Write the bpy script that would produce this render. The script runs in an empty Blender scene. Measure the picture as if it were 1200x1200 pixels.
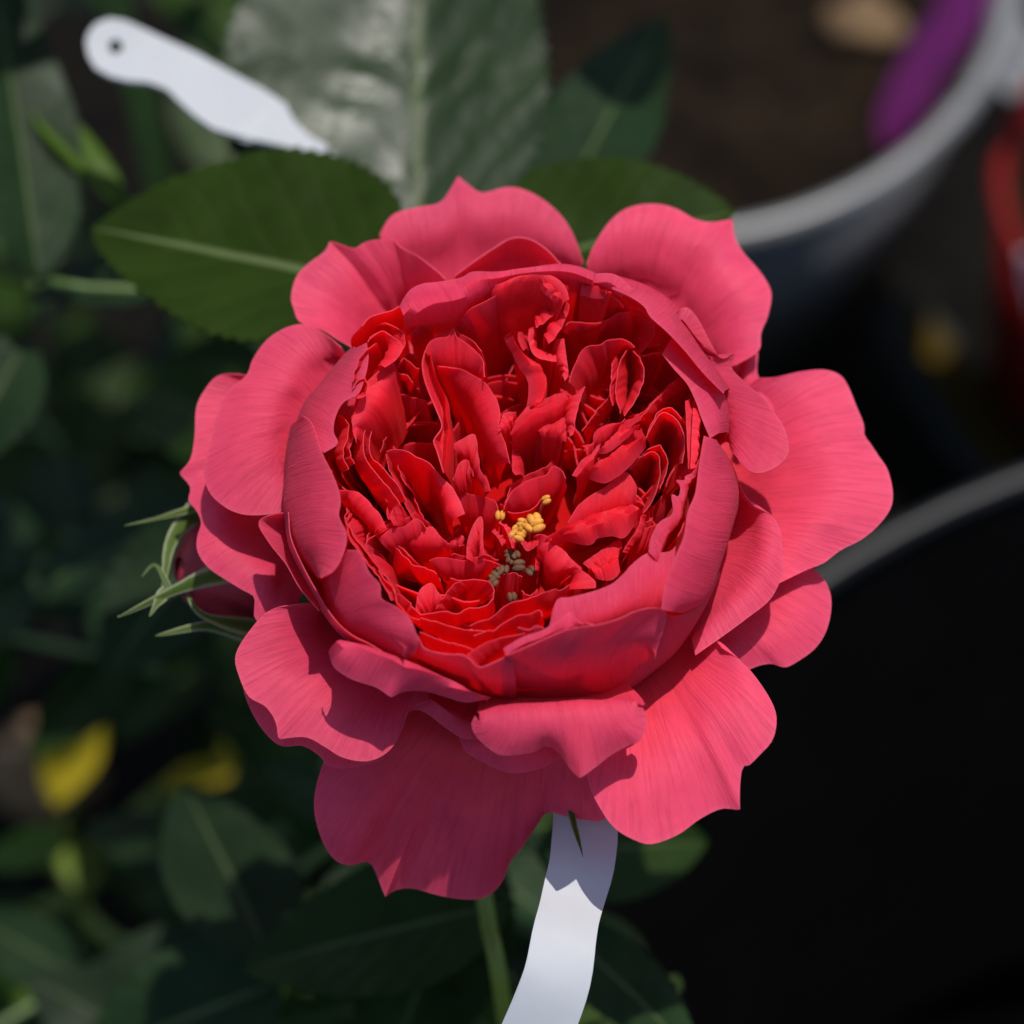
import bpy, math, random
from mathutils import Vector, Matrix, noise
random.seed(7)
R = math.radians
SC = bpy.context.scene
COL = SC.collection

# ------------------------------------------------------------------ camera, sky, sun, exposure
FZ = 0.40                                   # height of the bloom's base above the soil (m)
PITCH, DIST, SPAN = 62.0, 0.42, 0.130       # looking down at the bloom from arm's length
TARGET = Vector((0, 0, FZ + 0.010))
VIEW = Vector((0, math.cos(R(PITCH)), -math.sin(R(PITCH))))
CAMPOS = TARGET - VIEW * DIST
UP = Vector((0, math.sin(R(PITCH)), math.cos(R(PITCH))))
cd = bpy.data.cameras.new('camera'); cam = bpy.data.objects.new('camera', cd); COL.objects.link(cam)
cam.location = CAMPOS
cam.rotation_euler = (R(90 - PITCH), 0, 0)
cd.sensor_width = 36; cd.lens = 36 * DIST / SPAN
cd.clip_start = 0.01; cd.clip_end = 100
cd.dof.use_dof = True; cd.dof.focus_distance = DIST - 0.004; cd.dof.aperture_fstop = cd.lens / 9.5
cd.dof.aperture_blades = 0
SC.camera = cam

SUN_EL, SUN_AZ = 70.0, 22.0                 # azimuth from +Y towards +X
sdir = Vector((math.sin(R(SUN_AZ)) * math.cos(R(SUN_EL)), math.cos(R(SUN_AZ)) * math.cos(R(SUN_EL)), math.sin(R(SUN_EL))))
world = bpy.data.worlds.new('World'); SC.world = world; world.use_nodes = True
wn = world.node_tree.nodes; bgn = wn['Background']
sky = wn.new('ShaderNodeTexSky'); sky.sky_type = 'NISHITA'; sky.sun_disc = False
sky.sun_elevation = R(SUN_EL); sky.sun_rotation = R(SUN_AZ)
world.node_tree.links.new(sky.outputs[0], bgn.inputs[0]); bgn.inputs[1].default_value = 0.15
sl = bpy.data.lights.new('sun', 'SUN'); sl.energy = 4.0; sl.angle = R(0.5); sl.color = (1, 0.95, 0.88)
sun = bpy.data.objects.new('sun', sl); COL.objects.link(sun)
sun.rotation_euler = (-sdir).to_track_quat('-Z', 'Y').to_euler(); sun.location = (0, 0, 3)
SC.view_settings.view_transform = 'Standard'; SC.view_settings.look = 'None'
SC.view_settings.exposure = 0.25; SC.view_settings.gamma = 1
SC.view_settings.use_curve_mapping = False
SC.cycles.use_denoising = True
SC.cycles.max_bounces = 8; SC.cycles.diffuse_bounces = 5; SC.cycles.transmission_bounces = 6; SC.cycles.glossy_bounces = 2
SC.cycles.caustics_reflective = False; SC.cycles.caustics_refractive = False

# ------------------------------------------------------------------ helpers
def P(x, y, z):
    """ray through picture point (x, y of 1200) met with the level plane z mm above the bloom's base"""
    d = VIEW + Vector((1, 0, 0)) * ((x - 600) / 1200 * SPAN / DIST) + UP * ((600 - y) / 1200 * SPAN / DIST)
    t = (FZ + z / 1000 - CAMPOS.z) / d.z
    return CAMPOS + d * t

AX = Vector((0.0008, 0.0008, FZ))
def C(th, r, z):
    return AX + Vector((math.cos(R(th)) * r, math.sin(R(th)) * r, z)) / 1000

def cr(p0, p1, p2, p3, t):
    return 0.5 * ((2 * p1) + (p2 - p0) * t + (2 * p0 - 5 * p1 + 4 * p2 - p3) * t * t + (3 * p1 - p0 - 3 * p2 + p3) * t ** 3)

def spline(pts, sub=8):
    out = []
    n = len(pts)
    for i in range(n - 1):
        p0 = pts[i - 1] if i else pts[0] * 2 - pts[1]
        p3 = pts[i + 2] if i + 2 < n else pts[-1] * 2 - pts[-2]
        for k in range(sub): out.append(cr(p0, pts[i], pts[i + 1], p3, k / sub))
    out.append(pts[-1])
    return out

def resample(pts, n):
    L = [0]
    for a, b in zip(pts, pts[1:]): L.append(L[-1] + (b - a).length)
    out = []; j = 0
    for i in range(n):
        s = L[-1] * i / (n - 1)
        while j < len(pts) - 2 and L[j + 1] < s: j += 1
        d = L[j + 1] - L[j]
        out.append(pts[j].lerp(pts[j + 1], (s - L[j]) / d if d > 1e-12 else 0))
    return out

def obj(name, verts, faces, mat, parent=None, uvs=None, smooth=True, origin=None):
    me = bpy.data.meshes.new(name)
    o0 = origin if origin is not None else Vector((0, 0, 0))
    me.from_pydata([tuple(v - o0) for v in verts], [], faces)
    if smooth: me.polygons.foreach_set('use_smooth', [True] * len(me.polygons))
    if uvs is not None:
        ul = me.uv_layers.new(name='UVMap')
        vi = [0] * len(me.loops); me.loops.foreach_get('vertex_index', vi)
        flat = []
        for k in vi: flat += uvs[k]
        ul.data.foreach_set('uv', flat)
    me.materials.append(mat); me.update()
    o = bpy.data.objects.new(name, me); COL.objects.link(o)
    if parent is not None:
        o.parent = parent
        base = Vector((0, 0, 0)); q = parent
        while q is not None: base += q.location; q = q.parent
        o.location = o0 - base
    else:
        o.location = o0
    return o

def empty(name, loc, parent=None):
    o = bpy.data.objects.new(name, None); COL.objects.link(o); o.empty_display_size = 0.01
    o.location = loc
    return o

def tag(o, label=None, cat=None, group=None, kind=None):
    if label: o['label'] = label
    if cat: o['category'] = cat
    if group: o['group'] = group
    if kind: o['kind'] = kind
    return o

def grid_faces(nv, nu):
    return [(j * nu + i, j * nu + i + 1, (j + 1) * nu + i + 1, (j + 1) * nu + i) for j in range(nv - 1) for i in range(nu - 1)]

def solidify(o, th, off=0.0):
    m = o.modifiers.new('thickness', 'SOLIDIFY'); m.thickness = th; m.offset = off; m.use_even_offset = False
    e = o.modifiers.new('crisp_rim', 'EDGE_SPLIT'); e.split_angle = R(60); e.use_edge_sharp = False

def tube(name, pts, rads, mat, parent=None, seg=10, sub=6, caps=True):
    path = spline(pts, sub); n = len(path)
    verts = []; faces = []; uvs = []
    ref = Vector((0.3, 0.2, 1)).normalized()
    for i, p in enumerate(path):
        t = (path[min(i + 1, n - 1)] - path[max(i - 1, 0)]).normalized()
        a = t.cross(ref)
        if a.length < 1e-3: a = t.cross(Vector((1, 0, 0)))
        a.normalize(); b = t.cross(a)
        f = i / (n - 1) * (len(rads) - 1); k = min(int(f), len(rads) - 2); r = rads[k] + (rads[k + 1] - rads[k]) * (f - k)
        for s in range(seg):
            an = 2 * math.pi * s / seg
            verts.append(p + (a * math.cos(an) + b * math.sin(an)) * r); uvs.append((s / seg, i / n))
    for i in range(n - 1):
        for s in range(seg):
            faces.append((i * seg + s, i * seg + (s + 1) % seg, (i + 1) * seg + (s + 1) % seg, (i + 1) * seg + s))
    if caps:
        faces.append(tuple(range(seg))[::-1]); faces.append(tuple((n - 1) * seg + s for s in range(seg)))
    return obj(name, verts, faces, mat, parent, uvs, origin=pts[0])

# ------------------------------------------------------------------ materials
def newmat(name):
    m = bpy.data.materials.new(name); m.use_nodes = True
    nt = m.node_tree; b = nt.nodes['Principled BSDF']
    return m, nt, b, nt.nodes['Material Output']

def N(nt, typ, **kw):
    n = nt.nodes.new(typ)
    for k, v in kw.items(): setattr(n, k, v)
    return n

def setin(n, **kw):
    for k, v in kw.items(): n.inputs[k.replace('_', ' ')].default_value = v

def ramp(nt, stops, interp='LINEAR'):
    r = N(nt, 'ShaderNodeValToRGB'); cr_ = r.color_ramp; cr_.interpolation = interp
    while len(cr_.elements) < len(stops): cr_.elements.new(0.5)
    for e, (p, c) in zip(cr_.elements, stops): e.position = p; e.color = (*c, 1)
    return r

def petal_mat(name, stops, trans_col, trans=0.35, vein=1.0, sheen=0.25, rough=0.55):
    m, nt, b, out = newmat(name); L = nt.links.new
    uv = N(nt, 'ShaderNodeUVMap'); sep = N(nt, 'ShaderNodeSeparateXYZ'); L(uv.outputs[0], sep.inputs[0])
    tc = N(nt, 'ShaderNodeTexCoord')
    oi = N(nt, 'ShaderNodeObjectInfo')
    # mottling in the petal's own tissue
    n1 = N(nt, 'ShaderNodeTexNoise'); setin(n1, Scale=130.0, Detail=4.0, Roughness=0.6)
    L(tc.outputs['Object'], n1.inputs['Vector'])
    add = N(nt, 'ShaderNodeMath', operation='MULTIPLY_ADD'); add.inputs[1].default_value = 0.22; L(n1.outputs['Fac'], add.inputs[0])
    sub = N(nt, 'ShaderNodeMath', operation='ADD'); sub.inputs[1].default_value = -0.11; L(sep.outputs['Y'], sub.inputs[0]); L(sub.outputs[0], add.inputs[2])
    rp = ramp(nt, stops); L(add.outputs[0], rp.inputs[0])
    # veins running from claw to lip: stretched noise
    mp = N(nt, 'ShaderNodeMapping'); mp.inputs['Scale'].default_value = (52, 3.2, 1); L(uv.outputs[0], mp.inputs[0])
    off = N(nt, 'ShaderNodeVectorMath', operation='ADD'); L(mp.outputs[0], off.inputs[0])
    rs = N(nt, 'ShaderNodeMath', operation='MULTIPLY'); rs.inputs[1].default_value = 37.0; L(oi.outputs['Random'], rs.inputs[0]); L(rs.outputs[0], off.inputs[1])
    n2 = N(nt, 'ShaderNodeTexNoise'); setin(n2, Scale=1.0, Detail=5.0, Roughness=0.6, Distortion=1.8); L(off.outputs[0], n2.inputs['Vector'])
    vr = ramp(nt, [(0.32, (0.74, 0.58, 0.64)), (0.50, (1, 1, 1)), (0.72, (1.0, 1.0, 1.0))]); L(n2.outputs['Fac'], vr.inputs[0])
    mul = N(nt, 'ShaderNodeMix', data_type='RGBA', blend_type='MULTIPLY'); mul.inputs[0].default_value = 0.75 * vein
    L(rp.outputs[0], mul.inputs[6]); L(vr.outputs[0], mul.inputs[7])
    # broad bruised mottling
    n5 = N(nt, 'ShaderNodeTexNoise'); setin(n5, Scale=55.0, Detail=6.0, Roughness=0.65, Distortion=0.8); L(tc.outputs['Object'], n5.inputs['Vector'])
    br = ramp(nt, [(0.36, (0.80, 0.62, 0.80)), (0.56, (1, 1, 1))]); L(n5.outputs['Fac'], br.inputs[0])
    mu2 = N(nt, 'ShaderNodeMix', data_type='RGBA', blend_type='MULTIPLY'); mu2.inputs[0].default_value = 0.7
    L(mul.outputs[2], mu2.inputs[6]); L(br.outputs[0], mu2.inputs[7]); mul = mu2
    # thin paler lip: light caught by the edge, put into the colour
    er = ramp(nt, [(0.984, (0, 0, 0)), (1.0, (1, 1, 1))]); L(sep.outputs['Y'], er.inputs[0])
    ef = N(nt, 'ShaderNodeMath', operation='MULTIPLY'); ef.inputs[1].default_value = 0.10; L(er.outputs[0], ef.inputs[0])
    em = N(nt, 'ShaderNodeMix', data_type='RGBA'); L(ef.outputs[0], em.inputs[0]); L(mul.outputs[2], em.inputs[6]); em.inputs[7].default_value = (0.95, 0.36, 0.42, 1)
    # per petal shift
    hs = N(nt, 'ShaderNodeHueSaturation'); L(em.outputs[2], hs.inputs['Color'])
    mr = N(nt, 'ShaderNodeMapRange'); setin(mr, To_Min=0.90, To_Max=1.08); L(oi.outputs['Random'], mr.inputs[0]); L(mr.outputs[0], hs.inputs['Value'])
    L(hs.outputs[0], b.inputs['Base Color'])
    setin(b, Roughness=rough)
    b.inputs['Specular IOR Level'].default_value = 0.28
    b.inputs['Sheen Weight'].default_value = sheen; b.inputs['Sheen Roughness'].default_value = 0.45
    b.inputs['Sheen Tint'].default_value = (1, 0.75, 0.85, 1)
    # crinkle: fine relief across and along
    n3 = N(nt, 'ShaderNodeTexNoise'); setin(n3, Scale=420.0, Detail=3.0, Roughness=0.5); L(tc.outputs['Object'], n3.inputs['Vector'])
    hm = N(nt, 'ShaderNodeMath', operation='MULTIPLY_ADD'); hm.inputs[1].default_value = 0.45; L(n3.outputs['Fac'], hm.inputs[0]); L(n2.outputs['Fac'], hm.inputs[2])
    n6 = N(nt, 'ShaderNodeTexNoise'); n6.noise_type = 'RIDGED_MULTIFRACTAL'; setin(n6, Scale=110.0, Detail=3.0, Roughness=0.5, Distortion=0.7); L(tc.outputs['Object'], n6.inputs['Vector'])
    h2 = N(nt, 'ShaderNodeMath', operation='MULTIPLY_ADD'); h2.inputs[1].default_value = -0.16; L(n6.outputs['Fac'], h2.inputs[0]); L(hm.outputs[0], h2.inputs[2]); hm = h2
    bp = N(nt, 'ShaderNodeBump'); setin(bp, Strength=0.55 * vein, Distance=0.00045); L(hm.outputs[0], bp.inputs['Height'])
    L(bp.outputs[0], b.inputs['Normal'])
    tr = N(nt, 'ShaderNodeBsdfTranslucent'); L(bp.outputs[0], tr.inputs['Normal'])
    tm = N(nt, 'ShaderNodeMix', data_type='RGBA', blend_type='MULTIPLY'); tm.inputs[0].default_value = 0.3
    L(hs.outputs[0], tm.inputs[7]); tm.inputs[6].default_value = (*trans_col, 1); L(tm.outputs[2], tr.inputs[0])
    mx = N(nt, 'ShaderNodeMixShader'); mx.inputs[0].default_value = trans
    L(b.outputs[0], mx.inputs[1]); L(tr.outputs[0], mx.inputs[2]); L(mx.outputs[0], out.inputs[0])
    return m

M = {}
M['guard'] = petal_mat('guard_petal', [(0.0, (0.88, 0.075, 0.055)), (0.45, (0.84, 0.055, 0.08)), (0.75, (0.80, 0.068, 0.15)), (1.0, (0.80, 0.088, 0.19))], (1, 0.12, 0.18), 0.54, vein=0.85, sheen=0.08)
M['cup'] = petal_mat('cup_petal', [(0.0, (0.90, 0.020, 0.020)), (0.5, (0.86, 0.030, 0.055)), (0.8, (0.78, 0.055, 0.14)), (1.0, (0.76, 0.085, 0.185))], (1, 0.09, 0.10), 0.60, vein=0.9, sheen=0.08)
M['inner'] = petal_mat('inner_petal', [(0.0, (0.96, 0.007, 0.010)), (0.5, (0.97, 0.011, 0.022)), (0.8, (0.95, 0.026, 0.055)), (1.0, (0.95, 0.070, 0.125))], (1, 0.05, 0.045), 0.66, vein=0.7, sheen=0.05, rough=0.45)

def plain(name, col, rough=0.5, spec=0.5, var=0.15, scale=60.0, bump=0.0, trans=0.0, tcol=None):
    m, nt, b, out = newmat(name); L = nt.links.new
    tc = N(nt, 'ShaderNodeTexCoord'); n1 = N(nt, 'ShaderNodeTexNoise'); setin(n1, Scale=scale, Detail=5.0, Roughness=0.6)
    L(tc.outputs['Object'], n1.inputs['Vector'])
    rp = ramp(nt, [(0.3, tuple(c * (1 - var) for c in col)), (0.7, tuple(min(1, c * (1 + var)) for c in col))]); L(n1.outputs['Fac'], rp.inputs[0])
    L(rp.outputs[0], b.inputs['Base Color']); setin(b, Roughness=rough); b.inputs['Specular IOR Level'].default_value = spec
    if bump:
        bp = N(nt, 'ShaderNodeBump'); setin(bp, Strength=0.6, Distance=bump); L(n1.outputs['Fac'], bp.inputs['Height']); L(bp.outputs[0], b.inputs['Normal'])
    if trans:
        tr = N(nt, 'ShaderNodeBsdfTranslucent'); tr.inputs[0].default_value = (*(tcol or col), 1)
        mx = N(nt, 'ShaderNodeMixShader'); mx.inputs[0].default_value = trans
        L(b.outputs[0], mx.inputs[1]); L(tr.outputs[0], mx.inputs[2]); L(mx.outputs[0], out.inputs[0])
    return m

def leaf_mat(name, dark, light, rough=0.42, trans=0.12, tcol=(0.10, 0.22, 0.02), bump=0.22, spec=0.09):
    m, nt, b, out = newmat(name); L = nt.links.new
    uv = N(nt, 'ShaderNodeUVMap'); sep = N(nt, 'ShaderNodeSeparateXYZ'); L(uv.outputs[0], sep.inputs[0])
    tc = N(nt, 'ShaderNodeTexCoord'); oi = N(nt, 'ShaderNodeObjectInfo')
    n1 = N(nt, 'ShaderNodeTexNoise'); setin(n1, Scale=90.0, Detail=4.0); L(tc.outputs['Object'], n1.inputs['Vector'])
    rp = ramp(nt, [(0.3, dark), (0.75, light)]); L(n1.outputs['Fac'], rp.inputs[0])
    # midrib and side veins are a paler tissue; u is -1..1 across (stored 0..1), v along
    au = N(nt, 'ShaderNodeMath', operation='MULTIPLY_ADD'); au.inputs[1].default_value = 2; au.inputs[2].default_value = -1; L(sep.outputs['X'], au.inputs[0])
    ab = N(nt, 'ShaderNodeMath', operation='ABSOLUTE'); L(au.outputs[0], ab.inputs[0])
    mr = ramp(nt, [(0.02, (1, 1, 1)), (0.05, (0, 0, 0))]); L(ab.outputs[0], mr.inputs[0])
    # chevrons
    sv = N(nt, 'ShaderNodeMath', operation='MULTIPLY_ADD'); sv.inputs[1].default_value = -0.30; L(ab.outputs[0], sv.inputs[0]); L(sep.outputs['Y'], sv.inputs[2])
    nw = N(nt, 'ShaderNodeTexNoise'); setin(nw, Scale=75.0, Detail=2.0); L(tc.outputs['Object'], nw.inputs['Vector'])
    sw = N(nt, 'ShaderNodeMath', operation='MULTIPLY_ADD'); sw.inputs[1].default_value = 0.16; L(nw.outputs['Fac'], sw.inputs[0]); L(sv.outputs[0], sw.inputs[2])
    fr = N(nt, 'ShaderNodeMath', operation='MULTIPLY'); fr.inputs[1].default_value = 8.0; L(sw.outputs[0], fr.inputs[0])
    fc = N(nt, 'ShaderNodeMath', operation='PINGPONG'); fc.inputs[1].default_value = 0.5; L(fr.outputs[0], fc.inputs[0])
    vr = ramp(nt, [(0.0, (1, 1, 1)), (0.05, (0, 0, 0))]); L(fc.outputs[0], vr.inputs[0])
    mxv = N(nt, 'ShaderNodeMath', operation='MULTIPLY_ADD'); mxv.inputs[1].default_value = 0.13; L(vr.outputs[0], mxv.inputs[0]); L(mr.outputs[0], mxv.inputs[2])
    cl = N(nt, 'ShaderNodeClamp'); L(mxv.outputs[0], cl.inputs[0])
    vm = N(nt, 'ShaderNodeMath', operation='MULTIPLY'); vm.inputs[1].default_value = 0.40; L(cl.outputs[0], vm.inputs[0])
    mx = N(nt, 'ShaderNodeMix', data_type='RGBA'); L(vm.outputs[0], mx.inputs[0]); L(rp.outputs[0], mx.inputs[6]); mx.inputs[7].default_value = (0.13, 0.17, 0.07, 1)
    hs = N(nt, 'ShaderNodeHueSaturation'); L(mx.outputs[2], hs.inputs['Color'])
    r1 = N(nt, 'ShaderNodeMapRange'); setin(r1, To_Min=0.7, To_Max=1.3); L(oi.outputs['Random'], r1.inputs[0]); L(r1.outputs[0], hs.inputs['Value'])
    L(hs.outputs[0], b.inputs['Base Color']); setin(b, Roughness=rough); b.inputs['Specular IOR Level'].default_value = spec
    nr = N(nt, 'ShaderNodeTexNoise'); setin(nr, Scale=60.0, Detail=4.0); L(tc.outputs['Object'], nr.inputs['Vector'])
    rr_ = N(nt, 'ShaderNodeMapRange'); setin(rr_, From_Min=0.3, From_Max=0.7, To_Min=rough - .14, To_Max=rough + .16); L(nr.outputs['Fac'], rr_.inputs[0]); L(rr_.outputs[0], b.inputs['Roughness'])
    n2 = N(nt, 'ShaderNodeTexNoise'); setin(n2, Scale=260.0, Detail=3.0); L(tc.outputs['Object'], n2.inputs['Vector'])
    pw = N(nt, 'ShaderNodeMath', operation='MULTIPLY_ADD'); pw.inputs[1].default_value = 1.2; L(fc.outputs[0], pw.inputs[0]); L(n2.outputs['Fac'], pw.inputs[2])
    bp = N(nt, 'ShaderNodeBump'); setin(bp, Strength=bump, Distance=0.0006); L(pw.outputs[0], bp.inputs['Height']); L(bp.outputs[0], b.inputs['Normal'])
    tr = N(nt, 'ShaderNodeBsdfTranslucent'); tr.inputs[0].default_value = (*tcol, 1)
    ms = N(nt, 'ShaderNodeMixShader'); ms.inputs[0].default_value = trans
    L(b.outputs[0], ms.inputs[1]); L(tr.outputs[0], ms.inputs[2]); L(ms.outputs[0], out.inputs[0])
    return m

M['leaf'] = leaf_mat('rose_leaf', (0.008, 0.022, 0.002), (0.016, 0.036, 0.004), rough=0.46)
M['leaf_olive'] = leaf_mat('rose_leaf_olive', (0.007, 0.016, 0.001), (0.012, 0.025, 0.002), rough=0.65, trans=0.06, spec=0.05)
M['leaf_gloss'] = leaf_mat('rose_leaf_glossy', (0.012, 0.026, 0.009), (0.022, 0.040, 0.014), rough=0.40, bump=0.6, spec=0.22)
M['leaf_blue'] = leaf_mat('rose_leaf_bluish', (0.006, 0.016, 0.005), (0.012, 0.028, 0.009), rough=0.5)
M['leaf_young'] = leaf_mat('young_leaf', (0.05, 0.10, 0.012), (0.09, 0.16, 0.02), trans=0.25, tcol=(0.2, 0.35, 0.03))
M['leaf_yellow'] = leaf_mat('yellow_leaf', (0.42, 0.32, 0.012), (0.58, 0.46, 0.03), trans=0.3, tcol=(0.5, 0.4, 0.03))
M['stem'] = plain('green_stem', (0.06, 0.11, 0.02), 0.45, 0.4)
M['stem_young'] = plain('lime_stem', (0.11, 0.15, 0.02), 0.5, 0.3)
def sepal_mat():
    m, nt, b, out = newmat('sepal'); L = nt.links.new
    uv = N(nt, 'ShaderNodeUVMap'); sep = N(nt, 'ShaderNodeSeparateXYZ'); L(uv.outputs[0], sep.inputs[0])
    a1 = N(nt, 'ShaderNodeMath', operation='MULTIPLY_ADD'); a1.inputs[1].default_value = 2; a1.inputs[2].default_value = -1; L(sep.outputs['X'], a1.inputs[0])
    a2 = N(nt, 'ShaderNodeMath', operation='ABSOLUTE'); L(a1.outputs[0], a2.inputs[0])
    tc = N(nt, 'ShaderNodeTexCoord'); n1 = N(nt, 'ShaderNodeTexNoise'); setin(n1, Scale=500.0, Detail=4.0); L(tc.outputs['Object'], n1.inputs['Vector'])
    ad = N(nt, 'ShaderNodeMath', operation='MULTIPLY_ADD'); ad.inputs[1].default_value = 0.5; L(n1.outputs['Fac'], ad.inputs[0]); L(a2.outputs[0], ad.inputs[2])
    rp = ramp(nt, [(0.35, (0.05, 0.09, 0.012)), (0.85, (0.07, 0.11, 0.02)), (1.15 / 1.2, (0.22, 0.24, 0.14))]); L(ad.outputs[0], rp.inputs[0])
    L(rp.outputs[0], b.inputs['Base Color']); setin(b, Roughness=0.65); b.inputs['Specular IOR Level'].default_value = 0.2
    tr = N(nt, 'ShaderNodeBsdfTranslucent'); tr.inputs[0].default_value = (0.25, 0.4, 0.05, 1)
    mx = N(nt, 'ShaderNodeMixShader'); mx.inputs[0].default_value = 0.2
    L(b.outputs[0], mx.inputs[1]); L(tr.outputs[0], mx.inputs[2]); L(mx.outputs[0], out.inputs[0])
    return m
M['sepal'] = sepal_mat()
M['bud'] = plain('bud_petal', (0.24, 0.012, 0.028), 0.5, 0.3, 0.3, 200, bump=0.0002)
M['anther'] = plain('anther', (0.50, 0.21, 0.025), 0.6, 0.3, 0.3, 900, bump=0.0002)
M['anther_old'] = plain('old_anther', (0.10, 0.045, 0.02), 0.7, 0.3, 0.4, 900, bump=0.0002)
M['filament'] = plain('filament', (0.65, 0.16, 0.10), 0.5, 0.3)
M['tag'] = plain('white_plastic', (0.35, 0.36, 0.375), 0.6, 0.3, 0.05, 80, bump=0.0001)

# ------------------------------------------------------------------ the rose bush
BASE = Vector((-0.040, 0.030, 0.0))
bush = tag(empty('rose_bush', BASE), 'leafy rose bush carrying one full coral pink bloom and a closed bud', 'rose')

# the bloom: hip and receptacle carry petals and stamens
hip_prof = [(0.0, -16), (1.5, -15.5), (3.2, -13), (4.2, -9), (4.0, -6), (5.0, -5.2), (0.2, -5)]
def lathe(name, prof, mat, parent, c, seg=28, axis=None, origin=None, caps=True):
    verts = []; faces = []
    q = axis.to_track_quat('Z', 'Y') if axis is not None else None
    for r, z in prof:
        for s in range(seg):
            a = 2 * math.pi * s / seg
            v = Vector((r * math.cos(a), r * math.sin(a), z)) / 1000
            if q is not None: v = q @ v
            verts.append(c + v)
    n = len(prof)
    for j in range(n - 1):
        for s in range(seg):
            faces.append((j * seg + s, j * seg + (s + 1) % seg, (j + 1) * seg + (s + 1) % seg, (j + 1) * seg + s))
    if caps and prof[0][0] > 0.01: faces.append(tuple(range(seg))[::-1])
    if caps and prof[-1][0] > 0.01: faces.append(tuple((n - 1) * seg + s for s in range(seg)))
    return obj(name, verts, faces, mat, parent, origin=origin if origin is not None else c)
bloom = lathe('bloom', hip_prof, M['stem'], bush, AX)
bloom['label'] = 'full many petalled coral pink rose bloom with red heart'
BL = bloom
lathe('receptacle', caps=False, prof=[(0.2, -5.1), (6.5, -5), (14, -2.8), (22, 2.5), (25.5, 9), (25, 9.2), (21, 3), (13, -1), (7, 1.5), (3, 3.5), (0.2, 4)], mat=M['inner'], parent=bloom, c=AX)

CROPS = {'0': (0, 0, 1), 'A1': (340, 280, .25), 'A2': (600, 280, .25), 'A3': (340, 540, .25), 'A4': (580, 540, .25),
         'A5': (120, 180, .36667), 'A6': (660, 200, .36667), 'A7': (120, 560, .36667), 'A8': (340, 720, .5)}
npet = 0
def petal(rows, mat, root='in', nu=36, nv=14, amp=0.25, freq=160, ruffle=0.0, th=0.15, mids=None, label=None):
    """rows: [(picture points, height mm or (first, last) heights)], lip first, claw last"""
    global npet
    R3 = []
    for pts, z in rows:
        if isinstance(z, (int, float)): zs = [z] * len(pts)
        elif len(z) == len(pts): zs = z
        else:
            zs = []
            for i in range(len(pts)):
                f = i / (len(pts) - 1) * (len(z) - 1); k = min(int(f), len(z) - 2); zs.append(z[k] + (z[k + 1] - z[k]) * (f - k))
        R3.append([P(x, y, zz) for (x, y), zz in zip(pts, zs)])
    last = R3[-1]
    if root == 'in':
        rr = []; mid_ = sum(last, Vector((0, 0, 0))) / len(last)
        for v in last:
            d = v.lerp(mid_, 0.3) - AX; zz = (v - AX).z * 1000
            rr.append(AX + Vector((d.x * 0.88, d.y * 0.88, max(zz - 9, min(-1, zz - 3)) / 1000)))
        R3.append(rr)
    elif root == 'cup':
        rr = []; r2 = []
        for v in last:
            d = v - AX; th_ = math.degrees(math.atan2(d.y, d.x)); rad = math.hypot(d.x, d.y) * 1000
            rr.append(C(th_, rad * 0.72, min(-0.5, d.z * 1000 - 3))); r2.append(C(th_, 6, -4))
        R3 += [rr, r2]
    elif root == 'guard':
        rr = []
        for v in last:
            d = v - AX; th_ = math.degrees(math.atan2(d.y, d.x))
            rr.append(C(th_, 6.5, -4.5))
        R3.append(rr)
    S = [resample(spline(r) if len(r) > 2 else r, nu) for r in R3]
    if mids:                                     # (fraction from lip to next row, lift mm at centre, lift mm at sides)
        new = []
        for f, dc, ds in mids:
            row = []
            for i in range(nu):
                s = i / (nu - 1); k = math.sin(math.pi * s) ** 0.8
                row.append(S[0][i].lerp(S[1][i], f) + Vector((0, 0, (ds + (dc - ds) * k) / 1000)))
            new.append(row)
        S = [S[0]] + new + S[1:]
    # along: spread rows evenly by mean distance
    cum = [0]
    for a, b_ in zip(S, S[1:]): cum.append(cum[-1] + sum((p - q).length for p, q in zip(a, b_)) / nu)
    verts = []; uvs = []; seed = npet * 3.17
    cols = []
    for i in range(nu):
        cpt = [row[i] for row in S]
        dense = spline(cpt, 10) if len(cpt) > 2 else [cpt[0].lerp(cpt[1], k / 10) for k in range(11)]
        cols.append(resample(dense, nv))
    grid = [[cols[i][j] for i in range(nu)] for j in range(nv)]
    for j in range(nv):
        for i in range(nu):
            p = grid[j][i]
            a = grid[j][min(i + 1, nu - 1)] - grid[j][max(i - 1, 0)]; b_ = grid[min(j + 1, nv - 1)][i] - grid[max(j - 1, 0)][i]
            n = a.cross(b_)
            n = n.normalized() if n.length > 1e-14 else Vector((0, 0, 1))
            t = j / (nv - 1); s = i / (nu - 1)
            k = noise.noise(p * freq + Vector((seed, seed * .7, 1.3))) * amp + noise.noise(p * freq * 2.7 + Vector((seed, 9, seed))) * amp * 0.35
            k *= 0.55 + 0.45 * t if root == 'in' else 1.0
            k *= (0.25 + 0.75 * min(1, t * 4)) 
            if ruffle: k += ruffle * (1 - t) ** 2 * (noise.noise(Vector((s * 7, seed, 3.3))) + 0.5 * noise.noise(Vector((s * 17, seed, 8.1)))) * 3.0 * min(1, t * 6 + .3)
            verts.append(p + n * (k / 1000)); uvs.append((s, 1 - t))
    o = obj('petal', verts, grid_faces(nv, nu), M[mat], BL, uvs, origin=R3[-1][len(R3[-1]) // 2].copy())
    solidify(o, th / 1000)
    if label: o['label'] = label
    npet += 1
    return o

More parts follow.
